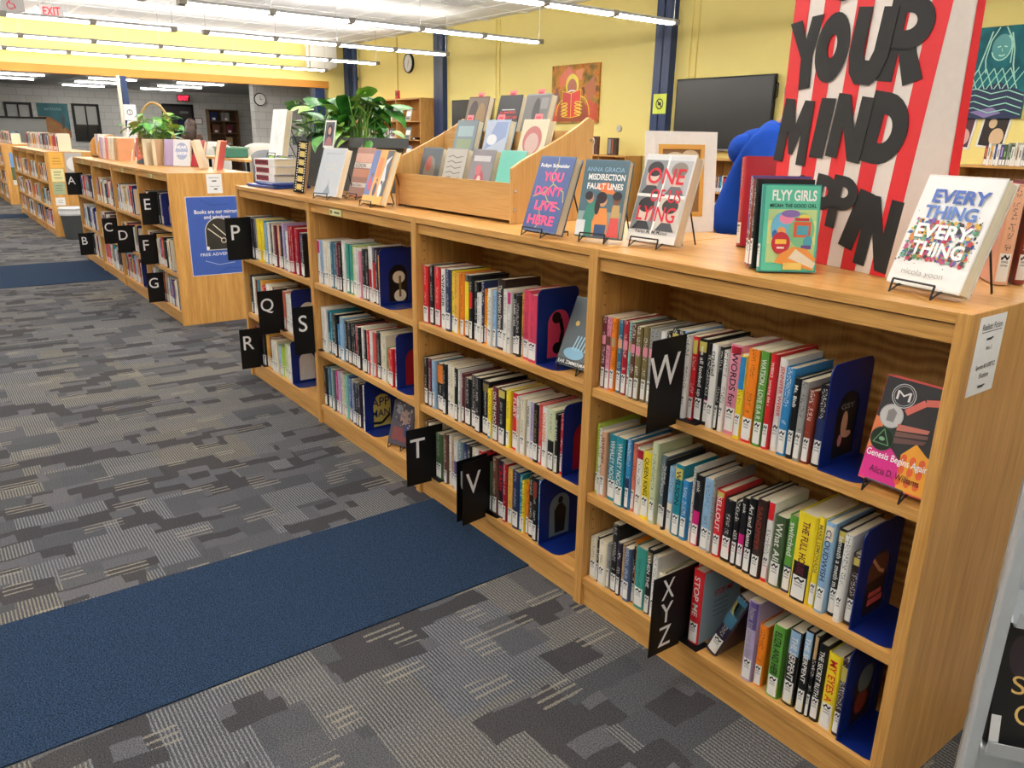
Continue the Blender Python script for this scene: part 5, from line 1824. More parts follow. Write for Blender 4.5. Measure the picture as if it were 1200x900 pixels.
# notices on the third and fourth bookcases, trash can
notice('poster', -11.2, .045, .205, .87, 1.062, 'orange notice on the end of the bookcase behind the trash can', plain('orange_paper', 'e8b048', .6), [('rect', -.6, -.5, .7, -.42, 'b8802a'), ('rect', -.5, .2, .5, .3, 'b8802a'), ('rect', -.6, -.2, .6, -.1, 'b8802a')])
notice('poster', -11.2, .045, .19, .70, .86, 'pale yellow notice below the orange one', plain('pale_yellow_paper', 'e2dca0', .6), [('rect', -.6, .4, .6, .55, '8a8a70'), ('rect', -.6, 0, .4, .12, '8a8a70'), ('rect', -.6, -.5, .6, -.38, '8a8a70')])
notice('poster', -11.2, .045, .18, .54, .69, 'green-grey notice below the pale yellow one', plain('green_paper', '9fae8c', .6), [('rect', -.6, .4, .6, .5, '6a7a5a'), ('rect', -.6, 0, .5, .1, '6a7a5a'), ('rect', -.7, -.4, .6, -.3, '6a7a5a')])
notice('poster', -11.2, .225, .42, .66, 1.06, 'red and grey notice with a white circle, next to the orange one', plain('red_paper', '9c4048', .6), [('rect', -1, -.3, 1, 1, 'b4b0ac'), ('ell', 0, .3, .9, .9, 'e4e2de')])
notice('notice', -11.2, .05, .16, .40, .5, 'white card low on the end behind the trash can', PAPER, [('rect', -.5, .2, .5, .3, '888888'), ('rect', -.5, -.3, .5, -.2, '888888')])
notice('poster', -16.75, .1, .55, .35, .92, 'landscape poster on the farthest bookcase end', plain('landscape_paper', '5c6a48', .5), [('rect', -1, .1, 1, 1, '6d9ed0'), ('ell', .2, .35, .6, .4, 'e8e4e0'), ('rect', -.2, -1, .5, .2, '7a5a44'), ('rect', -1, -1, 1, -.7, 'd8d4cc')])
e = empty('trash_can', (-10.92, .17, 0))
MB().lathe([(.105, 0), (.11, .01), (.135, .36), (.14, .37), (.13, .37), (.1, .02)], 20).build('bin', plain('grey_bin', '4f5456', .5), e, smooth=True)
bag = MB(); bag.lathe([(.14, .30), (.148, .32), (.143, .36), (.15, .385), (.138, .40), (.12, .36), (.11, .33)], 22)
bag.build('bag', plain('clear_white_bag', 'd4d6d8', .3), e)
tag(e, 'dark grey trash can with a white liner beside the bookcase end', 'trash can')

# ------------------------------------------------------------------ wall things on the yellow wall
e = empty('wall_clock', (-15.6, YW, 2.88))
o = MB(); o.T = Matrix.Rotation(pi / 2, 4, 'X'); o.lathe([(.2, 0), (.21, .02), (.2, .05), (.18, .05), (.18, .04)], 32); o.build('rim', BLACKM, e, smooth=False)
q = MB(); q.keep = True; q.disc((0, -.0415, 0), .182, 32); q.build('face', PAPER, e)
hd = MB()
for a, L, w_ in ((1.2, .1, .012), (-1.9, .15, .008)):
    hd.add([(cos(a + 1.57) * w_, -.044, sin(a + 1.57) * w_), (cos(a - 1.57) * w_, -.044, sin(a - 1.57) * w_), (cos(a) * L, -.044, sin(a) * L)], [(0, 1, 2)])
for k in range(12):
    a = k * pi / 6
    hd.add([(cos(a) * .15 - sin(a) * .005, -.043, sin(a) * .15 + cos(a) * .005), (cos(a) * .15 + sin(a) * .005, -.043, sin(a) * .15 - cos(a) * .005), (cos(a) * .17, -.043, sin(a) * .17)], [(0, 1, 2)])
hd.build('hands', INK, e)
tag(e, 'round black-rimmed clock on the yellow wall above the tall bookcase', 'clock')
e = empty('fire_alarm', (-16.14, YW, 2.24))
MB().box(-.07, -.05, -.09, .07, 0, .09).build('body', plain('alarm_red', 'c02a24', .4), e, bevel=.006)
MB().box(-.03, -.062, -.02, .05, -.048, .05).build('strobe', plain('alarm_dark', '701814', .3), e)
tag(e, 'red fire alarm on the yellow wall under a conduit', 'fire alarm')
tag(MB().tube([(-16.14, YW - .012, 2.33), (-16.14, YW - .012, CEIL)], .012, 6).build('conduit', plain('ochre_conduit', 'c8ac50', .5)), 'single thin conduit running up from the red fire alarm', 'conduit')

def tv(x0, x1, z0, z1, lab, y=YW):
    e = empty('television', ((x0 + x1) / 2, y, (z0 + z1) / 2))
    w, h = (x1 - x0) / 2, (z1 - z0) / 2
    MB().box(-w, -.09, -h, w, -.04, h).build('bezel', BLACKM, e, bevel=.004)
    MB().box(-w + .02, -.0935, -h + .05, w - .02, -.0895, h - .02).build('screen', plain('dark_screen', '2c2d2c', .25), e)
    MB().box(-w + .02, -.092, -h + .005, w - .02, -.0895, -h + .03).build('lower_trim', plain('tv_trim', '7c7e80', .3), e)
    MB().box(-.3, -.04, -.2, .3, 0, .2).build('bracket', BLACKM, e)
    MB().tube([(w, -.06, h - .1), (w + .03, -.06, h - .12), (w + .03, -.06, h - .28), (w, -.06, h - .3)], .01, 6).build('side_handle', BLACKM, e)
    return tag(e, lab, 'television')
tv(-7.68, -6.0, 1.22, 2.2, 'large black television on the yellow wall beside the navy column')
tv(-13.75, -12.4, 1.25, 2.06, 'black screen on the yellow wall behind the bamboo display box')

def painting(x0, x1, z0, z1, lab, art, base):
    e = empty('painting', ((x0 + x1) / 2, YW, (z0 + z1) / 2))
    w, h = (x1 - x0) / 2, (z1 - z0) / 2
    MB().box(-w, -.035, -h, w, 0, h).build('canvas', base, e)
    m = MB(); m.keep = True; mats = []; idx = {}
    y = -.0356
    for s in art:
        c = s[-1]
        if c not in idx:
            idx[c] = len(mats); mats.append(ink(c))
        if s[0] == 'poly':
            m.poly([(p[0] * w, p[1] * h) for p in s[1]], y, idx[c])
        elif s[0] == 'ell':
            m.disc((s[1] * w, y, s[2] * h), s[4] * h, 24, s[3] * w, idx[c])
        elif s[0] == 'line':
            for a, b in zip(s[1][:-1], s[1][1:]):
                ax, az, bx_, bz = a[0] * w, a[1] * h, b[0] * w, b[1] * h
                L = sqrt((bx_ - ax) ** 2 + (bz - az) ** 2) or 1
                nx_, nz_ = -(bz - az) / L * s[2] / 2, (bx_ - ax) / L * s[2] / 2
                m.poly([(ax + nx_, az + nz_), (ax - nx_, az - nz_), (bx_ - nx_, bz - nz_), (bx_ + nx_, bz + nz_)], y, idx[c])
        y -= .0004
    m.build('paint', mats, e)
    return tag(e, lab, 'painting')
def mottled(name, cols, scale):
    m, nd, lk, b = new_mat(name, .6, .3)
    tc = nd.new('ShaderNodeTexCoord'); nz = N(nd, 'ShaderNodeTexNoise', Scale=scale, Detail=3.0, Distortion=.6)
    lk.new(tc.outputs['Object'], nz.inputs['Vector'])
    r = nd.new('ShaderNodeValToRGB')
    for i, c in enumerate(cols):
        if i < 2:
            el = r.color_ramp.elements[i]; el.position = .35 + .3 * i
        else:
            el = r.color_ramp.elements.new(.35 + .3 * i / len(cols) * 1.5)
        el.color = (*lin(c), 1)
    lk.new(nz.outputs[0], r.inputs[0]); lk.new(r.outputs[0], b.inputs['Base Color'])
    return m
arc_ = lambda cx, cy, rx, ry, a0, a1, n=10: [(cx + rx * cos(radians(a0 + (a1 - a0) * k / n)), cy + ry * sin(radians(a0 + (a1 - a0) * k / n))) for k in range(n + 1)]
YL_ = 'f2d63a'
painting(-10.6, -9.4, 1.61, 2.54, 'autumn-toned painting of a person reading a red book', [
    ('poly', [(-.7, .55), (-.3, .95), (.0, .75), (-.15, .4), (-.45, .35), (-.6, .2)], 'd8602c'), ('poly', [(.0, .8), (.35, .85), (.3, .45), (.1, .5)], 'e07a34'), ('poly', [(-.95, -.2), (-.75, .3), (-.6, -.2), (-.7, -.7)], '7a3a20'), ('poly', [(.4, .2), (.8, .6), (.9, .0), (.6, -.3)], 'b8642c'),
    ('poly', [(-.98, -.95), (-.98, -.4), (-.5, -.3), (-.3, -.95)], 'c8481e'), ('poly', [(.98, -.95), (.98, -.4), (.6, -.2), (.3, -.95)], 'c8481e'),
    ('ell', -.1, .3, .28, .38, YL_), ('ell', -.1, .22, .2, .3, 'a8522c'), ('line', [(-.25, .08), (-.12, .12), (.06, .1)], .02, 'f0ece0'),
    ('poly', [(-.75, -.95), (-.62, -.4), (-.4, -.15), (.25, -.15), (.5, -.4), (.65, -.95)], '9c4420'),
    ('line', arc_(-.35, -.75, .42, .6, 180, 90), .016, YL_), ('line', arc_(.3, -.75, .36, .65, 0, 90), .016, YL_),
    ('poly', [(-.5, .1), (-.12, .02), (-.12, -.82), (-.5, -.78)], 'cc2420'), ('poly', [(-.12, .02), (.28, .16), (.28, -.74), (-.12, -.82)], 'd82c24'), ('line', [(-.12, .02), (-.12, -.82)], .012, YL_), ('line', [(-.5, .1), (-.12, .02), (.28, .16), (.28, -.74), (-.12, -.82), (-.5, -.78), (-.5, .1)], .01, YL_)] +
    [('line', [(-.55, -.35 - .12 * k), (-.32, -.3 - .12 * k), (-.26, -.36 - .12 * k), (-.5, -.42 - .12 * k)], .016, YL_) for k in range(4)] + [('line', [(.36, -.3 - .12 * k), (.1, -.26 - .12 * k), (.04, -.32 - .12 * k), (.3, -.38 - .12 * k)], .016, YL_) for k in range(4)],
    mottled('autumn_paint', ('7a6a34', 'b8622c', 'd08a3a', '5e5a30'), 6.0))
LN = '9ad8c4'
painting(-3.68, -3.05, 1.63, 2.53, 'teal line painting of a long-haired seated figure', [
    ('poly', [(-1, -1), (1, -1), (1, -.45), (.2, -.2), (-.6, -.35), (-1, -.3)], '1c2c50'), ('poly', [(-.6, -.85), (.1, -.75), (.4, -.88), (-.1, -.98)], '8a7ab0'),
    ('ell', .05, .55, .3, .28, '3a9490'), ('line', arc_(.05, .55, .3, .28, 60, -160), .012, LN), ('line', [(-.3, .9), (-.42, .5), (-.55, .1), (-.8, -.2)], .014, LN), ('line', [(.3, .85), (.45, .5), (.5, .15), (.62, -.15)], .014, LN), ('line', [(-.1, .98), (-.3, .7), (-.38, .3), (-.3, .0)], .012, LN), ('line', [(.1, .98), (.38, .65), (.4, .2)], .012, LN),
    ('line', [(-.08, .55), (.02, .57)], .012, LN), ('line', [(.12, .57), (.22, .55)], .012, LN), ('line', [(.0, .38), (.1, .36), (.18, .39)], .014, LN), ('line', [(.07, .52), (.1, .45)], .01, LN)] +
    [('line', [(-.8 + .25 * k, .1), (-.5 + .25 * k, -.35)], .01, LN) for k in range(6)] + [('line', [(-.3 + .25 * k, .1), (-.7 + .25 * k, -.35)], .01, LN) for k in range(6)] +
    [('line', [(-1, -.4 - .14 * k), (-.5, -.33 - .14 * k), (0, -.45 - .14 * k), (.5, -.38 - .14 * k), (1, -.5 - .14 * k)], .01, LN) for k in range(4)],
    mottled('teal_paint', ('0f5560', '1c7a80', '145e6a'), 3.0))
# warning placard on the column, thermostat, pinned photos
e = empty('placard', (-7.95, 7.718, 1.87))
MB().box(-.13, -.004, -.14, .13, 0, .14).build('sheet', plain('lime_placard', 'd2e04a', .4), e)
q = MB(); q.keep = True
q.ring(arc_(0, 0, .075, .075, 0, 345, 23), arc_(0, 0, .06, .06, 0, 345, 23), -.0055, -.0045, 'xz'); q.poly([(-.055, .042), (-.042, .055), (.055, -.042), (.042, -.055)], -.0058); q.poly([(-.03, -.02), (.03, -.02), (.03, .02), (-.03, .02)], -.0052)
q.build('symbol', INK, e)
tag(e, 'lime yellow placard with a crossed-out symbol on the navy column', 'sign')
o = MB(); o.T = Matrix.Rotation(pi / 2, 4, 'X'); o.lathe([(.055, 0), (.055, .02), (.045, .03)], 18)
tag(o.build('thermostat', plain('pale_grey', 'c8c4b4', .4), None, (-8.9, YW, 1.52)), 'small round pale thermostat on the yellow wall near the painting', 'thermostat')
for (x, c1, c2, lab) in ((-3.62, '5a3038', 'e0a8a0', 'small pinned photo of a person in pink under the teal painting'), (-3.28, '2a2018', 'd8b890', 'small pinned photo of a couple under the teal painting')):
    e = empty('photo_card', (x, YW, 1.53), (0, .12, 0))
    MB().box(-.14, -.006, -.2, .14, 0, .2).build('card', PAPER, e)
    q = MB(); q.keep = True
    q.poly([(-.12, -.18), (.12, -.18), (.12, .18), (-.12, .18)], -.0065, 0); q.disc((-.03, -.007, .05), .05, 18, .04, 1); q.disc((.04, -.0072, -.08), .09, 18, .07, 1)
    q.build('print', [ink(c1), ink(c2)], e)
    tag(e, lab, 'photo')

# ------------------------------------------------------------------ furniture along the yellow wall
def wall_case(x0, x1, h, shelves, div, lab, d=.36, shelfmat=None):
    e = empty('bookcase', ((x0 + x1) / 2, YW - .012 - d / 2, 0))
    w = (x1 - x0) / 2
    for x in [-w] + [(-w + 2 * w * (k + 1) / (div)) for k in range(div - 1)] + [w - .025]:
        MB().box(x, -d / 2, 0, x + .025, d / 2, h).build('upright', OAK_V, e)
    MB().box(-w, d / 2 - .01, 0, w, d / 2, h).build('back_panel', OAK_V, e)
    for z in shelves:
        MB().box(-w + .02, -d / 2 + .003, z, w - .02, d / 2 - .01, z + .02).build('shelf', OAK_H, e)
    MB().box(-w - .01, -d / 2 - .01, h, w + .01, d / 2, h + .025).build('top_panel', OAK_H, e)
    return tag(e, lab, 'bookcase')
wall_case(-17.75, -14.55, 2.1, (.08, .47, .86, 1.25, 1.64), 3, 'tall oak bookcase under the clock against the yellow wall')
wall_case(-9.6, -8.35, 1.09, (.08, .42, .76), 2, 'low oak cabinet against the yellow wall below the painting')
wall_case(-7.95, -5.6, 1.1, (.08, .3, .66), 2, 'low oak bookcase under the large television')
wall_case(-3.42, -1.0, 1.14, (.2, .5, .8), 2, 'low oak bookcase below the teal painting')
for (x, y, z, c, lab) in ((-15.35, 7.56, 1.6602, 'grey', 'grey picture book facing out in the tall bookcase, upper shelf'), (-15.4, 7.56, 1.2702, 'slate', 'slate picture book facing out in the tall bookcase, middle shelf'), (-15.4, 7.56, .8802, 'slateblue', 'blue-grey picture book facing out in the tall bookcase, lower shelf')):
    display_book((x, y), 0, .25, .22, .27, .02, c, lab, [('rect', .02, .1, .2, .2, 'bright'), ('rect', .03, .03, .18, .07, 'ink')], stand=False, z=z + .006, group='picture books in the tall bookcase')
e = empty('device', (-14.95, 7.6, 1.2702))
MB().box(-.12, -.05, 0, .12, .05, .05).build('body', BLACKM, e, bevel=.005); MB().box(-.05, -.052, .015, .02, -.049, .035).build('panel', PAPER, e)
tag(e, 'small black device on the shelf of the tall bookcase', 'device')
e = empty('radio', (-9.2, 7.55, 1.115)); MB().box(-.12, 0, 0, .12, .05, .28).build('case', plain('radio_brown', '5a3424', .5), e); MB().box(-.045, -.03, 0, .045, 0, .17).build('handset', PAPER, e, bevel=.008); MB().box(-.025, -.033, .1, .025, -.029, .14).build('display', plain('lcd_green', '5a7a5a', .3), e)
MB().tube([(-.05, -.01, .16), (-.05, -.01, .22), (-.02, -.01, .25), (.03, -.01, .25), (.05, -.01, .22), (.05, -.01, .16)], .008, 6).build('loop', PAPER, e)
tag(e, 'white handset on a brown case standing on the low cabinet', 'phone')
e = empty('radio', (-8.75, 7.55, 1.115)); MB().box(-.1, 0, 0, .1, .06, .26).build('case', plain('dark_case', '3a2a24', .5), e); MB().box(-.08, -.004, .02, -.02, 0, .24).build('stripe', plain('grey_stripe', '8a8a8c', .4), e); MB().box(0, -.004, .02, .03, 0, .24).build('stripe', plain('rust_stripe', 'a0522c', .4), e)
tag(e, 'dark narrow box with stripes next to the white handset', 'box')
# grey shell chairs and a tall table between the bookcases
def shell_chair(x, y, yaw, lab, mat, seat=.74, back=1.22):
    e = empty('chair', (x, y, 0), (0, 0, yaw))
    sh = MB()
    n = 10
    rows = []
    prof = [(-.21, seat + .012), (-.1, seat - .005), (.08, seat - .01), (.17, seat + .03), (.20, seat + .14), (.225, back - .12), (.235, back)]
    for (yy, zz) in prof:
        top = zz >= back - .001
        for k in range(n + 1):
            u = -1 + 2 * k / n
            wd = .23 if zz < seat + .1 else .235
            rows.append((u * wd, yy - .05 * u * u * (1 if zz > seat + .1 else .0), zz - (.06 * u * u * abs(u) if top else 0) + (.02 * u * u if zz < seat + .05 else 0)))
    fs = [(i * (n + 1) + k, i * (n + 1) + k + 1, (i + 1) * (n + 1) + k + 1, (i + 1) * (n + 1) + k) for i in range(len(prof) - 1) for k in range(n)]
    sh.add(rows, fs)
    o = sh.build('shell', mat, e, smooth=True)
    md = o.modifiers.new('thick', 'SOLIDIFY'); md.thickness = .012
    for sx in (-1, 1):
        for sy in (-1, 1):
            MB().tube([(sx * .16, sy * .13, seat), (sx * .22, sy * .2, 0.005)], .012, 8).build('leg', CHROME, e)
    MB().tube([(-.2, -.18, .25), (.2, -.18, .25)], .008, 6).build('foot_rail', CHROME, e)
    return tag(e, lab, 'chair')
WCH = plain('white_chair_shell', 'dedbd2', .4); GCH = plain('grey_chair_shell', '7f8488', .4)
shell_chair(-10.2, 2.5, -2.2, 'white high chair with rounded back beside the tall table', WCH)
shell_chair(-11.3, 2.2, -2.2, 'white high chair partly behind the tent-like pair of books', WCH)
shell_chair(-7.7, 1.75, -2.5, 'grey high chair at the near side of the tall table', GCH, .72, 1.18)
shell_chair(-2.15, 5.6, -2.6, 'grey chair in front of the low bookcase under the teal painting', GCH, .46, .92)
e = empty('table', (-9.2, 1.95, 0))
MB().box(-.8, -.35, 1.03, .8, .35, 1.06).build('table_top', OAK_H, e, bevel=.004)
for sx in (-1, 1):
    for sy in (-1, 1):
        MB().tube([(sx * .7, sy * .28, 0), (sx * .7, sy * .28, 1.03)], .02, 8).build('leg', BLACKM, e)
tag(e, 'tall oak table with black legs between the white high chairs', 'table')
e = empty('storage_box', (-9.3, 1.75, 1.0605)); MB().box(-.2, -.14, 0, .2, .14, .1).build('tub', plain('green_tub', '3a7a68', .4), e, bevel=.01); MB().box(-.21, -.15, .1, .21, .15, .12).build('lid', plain('teal_lid', '6aa08e', .4), e)
tag(e, 'green plastic box with a lid on the tall table', 'box')

# ------------------------------------------------------------------ grey room
def black_window(idx, y0, y1, z0, z1):
    e = empty('window_%d' % idx, (XB, (y0 + y1) / 2, (z0 + z1) / 2))
    w, h = (y1 - y0) / 2, (z1 - z0) / 2
    MB().ring([(-w, -h), (w, -h), (w, h), (-w, h)], [(-w + .07, -h + .07), (w - .07, -h + .07), (w - .07, h - .07), (-w + .07, h - .07)], 0, .05, 'yz').build('frame', BLACKM, e)
    MB().box(.0, -.02, -h, .04, .02, h).build('mullion', BLACKM, e)
    for s in (-1, 1):
        MB().box(.005, min(s * .02, s * (w - .07)), -h * .1, .012, max(s * .02, s * (w - .07)), h - .07).build('pane', plain('pale_blind', 'a8aaa6', .4), e)
        MB().box(.005, min(s * .02, s * (w - .07)), -h + .07, .012, max(s * .02, s * (w - .07)), -h * .1).build('pane', plain('dark_glass', '20242c', .1), e)
    struct(e, 'black-framed window with a pale blind in the grey wall')
black_window(1, 1.15, 1.87, 1.1, 2.1)
black_window(2, 2.94, 3.7, 1.0, 2.12)
e = empty('poster', (XB + .002, 2.42, 1.6))
MB().box(0, -.42, -.5, .012, .42, .5).build('sheet', mottled('teal_sky_print', ('3a6a74', '4f8288', '5c8c8c'), 2.0), e)
MB().prism([(-.42, -.5), (.42, -.5), (.42, -.3), (.2, -.1), (-.1, .1), (-.42, .12)], .0122, .013, 'yz').build('ground', mottled('sunset_ground', ('a0603c', 'b88a5a', 'c09a62'), 2.5), e)
q = MB(); add_text(q, 'artists', (.0135, 0, .3), (0, 1, 0), (0, 0, 1), .45, .09, .0, align='c'); q.build('title', ink('8ab0b0'), e)
MB().prism([(.2, -.25), (.26, -.2), (.3, .1), (.24, .2), (.19, .05)], .0125, .014, 'yz').build('figure', ink('3a4a50'), e)
tag(e, 'teal and tan poster with a small figure between the black windows', 'poster')
e = empty('door_1', (XB, 6.08, 0))
MB().ring([(-.5, 0), (.5, 0), (.5, 2.22), (-.5, 2.22)], [(-.42, .002), (.42, .002), (.42, 2.14), (-.42, 2.14)], 0, .05, 'yz').build('frame', BLACKM, e)
MB().box(.005, -.42, .005, .035, .42, 2.14).build('leaf', plain('dark_door', '2a2426', .5), e)
MB().box(.036, -.05, 1.15, .04, .3, 1.75).build('pane', plain('navy_glass', '252a48', .1), e)
MB().box(.036, .05, 1.92, .07, .33, 2.0).build('door_closer', CHROME, e)
struct(e, 'dark door with a closer and a glass panel in the grey wall')
REDGLOW = emit('exit_glow', 'ff1e3c', 4.0)
def exit_sign(name, loc, rot, lab, glow, text='EXIT', heads=False, w=.36, h=.2):
    e = empty(name, loc, rot)
    MB().box(-.02, -w / 2, -h / 2, .02, w / 2, h / 2).build('case', plain('sign_case', 'b4b2b0', .4) if not glow else plain('sign_case_dark', '701020', .4), e, bevel=.006)
    m = MB()
    if text:
        add_text(m, text, (.0212, 0, -h * .33), (0, 1, 0), (0, 0, 1), w * .78, h * .66, .02, align='c')
    else:
        m.T = Matrix.Identity(4)
        m.tube([(.0212, -.02, h * .34), (.0212, -.02, h * .3)], .018, 8)
        m.tube([(.0212, -.02, h * .24), (.0212, -.01, -.01), (.0212, .04, -.015), (.0212, .06, -h * .32)], .009, 6)
        m.tube([(.0212, .05 * cos(radians(a)) - .005, .05 * sin(radians(a)) - h * .14) for a in range(100, 350, 25)], .008, 6)
    m.build('letters', plain('exit_red', 'e0283a', .4) if not glow else REDGLOW, e)
    MB().tube([(0, 0, h / 2), (0, 0, h / 2 + .12)], .012, 6).build('stem', plain('sign_stem', 'd8d6d4', .4), e)
    if heads:
        for s in (-1, 1):
            hm = MB(); hm.T = Matrix.Translation((.0, s * (w / 2 + .05), .03)) @ Matrix.Rotation(pi / 2, 4, 'Y')
            hm.lathe([(.03, -.03), (.045, .02), (.045, .03), (.02, .03)], 14)
            hm.build('emergency_lamp', plain('lamp_grey', 'c0c2c4', .3), e)
    return tag(e, lab, 'sign')
exit_sign('exit_sign', (-15.45, .95, 3.22), (0, 0, -.4), 'white EXIT sign with two lamp heads under the tiled ceiling', False, 'EXIT', True, .34, .2)
exit_sign('access_sign', (-14.4, .26, 3.16), (0, 0, -.4), 'white sign with a red wheelchair symbol under the tiled ceiling', False, None, False, .34, .24)
exit_sign('exit_sign', (-27.6, 6.2, 2.40), (0, 0, -.2), 'glowing red EXIT sign above the dark door', True, 'EXIT', False, .4, .2)
e = empty('picture', (XB, 6.72, 1.7)); MB().ring([(-.13, -.1), (.13, -.1), (.13, .1), (-.13, .1)], [(-.11, -.08), (.11, -.08), (.11, .08), (-.11, .08)], 0, .02, 'yz').build('frame', plain('red_frame', '6a2a28', .5), e); MB().box(.002, -.11, -.08, .01, .11, .08).build('print', PAPER, e)
tag(e, 'small red-framed picture beside the dark door', 'picture')
e = empty('bookcase', (XB + .17, 7.48, 0))
for y in (-.5, .0, .48):
    MB().box(-.16, y, 0, .16, y + .02, 2.08).build('upright', plain('brown_wood', '7a5a3a', .5), e)
for z in (.1, .5, .9, 1.3, 1.7, 2.06):
    MB().box(-.16, -.5, z, .15, .5, z + .02).build('shelf', plain('brown_wood', '7a5a3a', .5), e)
MB().box(-.16, -.5, 0, -.15, .5, 2.08).build('back_panel', plain('brown_wood_dark', '5a4028', .5), e)
tag(e, 'brown open bookcase against the grey wall near the dark door', 'bookcase')
for k, (y, z, c) in enumerate(((7.15, 1.72, 'navy'), (7.55, 1.72, 'grey'), (7.2, 1.32, 'brown'), (7.65, 1.32, 'maroon'), (7.6, .92, 'tan'))):
    e = empty('binder', (XB + .2, y, z)); MB().box(-.1, -.12, 0, .1, .12, .27).build('cover', cover_mat(c, False), e); MB().box(.1, -.05, .03, .102, .05, .1).build('spine_label', PAPER, e)
    tag(e, '%s binder block on the brown bookcase, %s' % (c, ('upper shelf by the door', 'upper shelf by the corner', 'middle shelf by the door', 'middle shelf by the corner', 'lower shelf')[k]), 'binder')
struct(MB().box(-21.3, 6.2, 0, -21.0, 8.0, 2.62).build('wall_side_2', GREYW))
e = empty('wall_clock', (-20.995, 6.36, 2.2)); o = MB(); o.T = Matrix.Rotation(pi / 2, 4, 'Y'); o.lathe([(.16, 0), (.165, .02), (.16, .04), (.14, .04)], 24); o.build('rim', BLACKM, e)
MB().add([(.0415, .142 * cos(2 * pi * k / 24), .142 * sin(2 * pi * k / 24)) for k in range(24)], [tuple(range(24))]).build('face', PAPER, e)
hd = MB(); hd.add([(.043, -.008, 0), (.043, .008, 0), (.043, .0, .11)], [(0, 1, 2)]); hd.add([(.043, 0, -.008), (.043, 0, .008), (.043, .08, .0)], [(0, 1, 2)]); hd.build('hands', INK, e)
tag(e, 'round black-rimmed clock on the grey wall of the far room', 'clock')
e = empty('partition', (-24.5, .55, 0)); MB().box(-.03, -1.6, .3, .03, 1.2, 1.62).build('panel', plain('grey_fabric', '9a9c98', .9), e); MB().box(-.04, -1.62, 1.6, .04, 1.22, 1.65).build('edge', BLACKM, e)
for y in (-1.5, 1.1):
    MB().box(-.25, y - .03, 0, .25, y + .03, .04).build('foot', BLACKM, e); MB().box(-.025, y - .025, .03, .025, y + .025, .32).build('leg', BLACKM, e)
tag(e, 'grey free-standing partition before the black window', 'partition')
e = empty('notice', (-18.49, 2.6, 1.72)); MB().box(0, -.13, -.16, .004, .13, .16).build('sheet', PAPER, e); q = MB(); q.ring(arc_(0, 0, .06, .06, 0, 345, 23), arc_(0, 0, .045, .045, 0, 345, 23), .0045, .0055, 'yz'); q.box(.0045, -.006, -.04, .0055, .006, .04); q.build('symbol', INK, e)
tag(e, 'white notice with a circled symbol on the navy post', 'notice')
e = empty('white_panel', (-18.55, 7.1, 3.1)); 
MB().prism([(-.32, -.2), (-.1, -.27), (.15, -.25), (.36, -.16), (.36, .3), (-.32, .3)], .0, .05, 'yz').build('board', WHITEM, e); MB().box(0, -.42, -.3, .06, -.36, .33).build('rail', WHITEM, e); MB().box(-.15, -.38, .3, .05, .36, .35).build('hanger', WHITEM, e)
tag(e, 'white hanging panel in the corner above the ochre beam', 'panel')

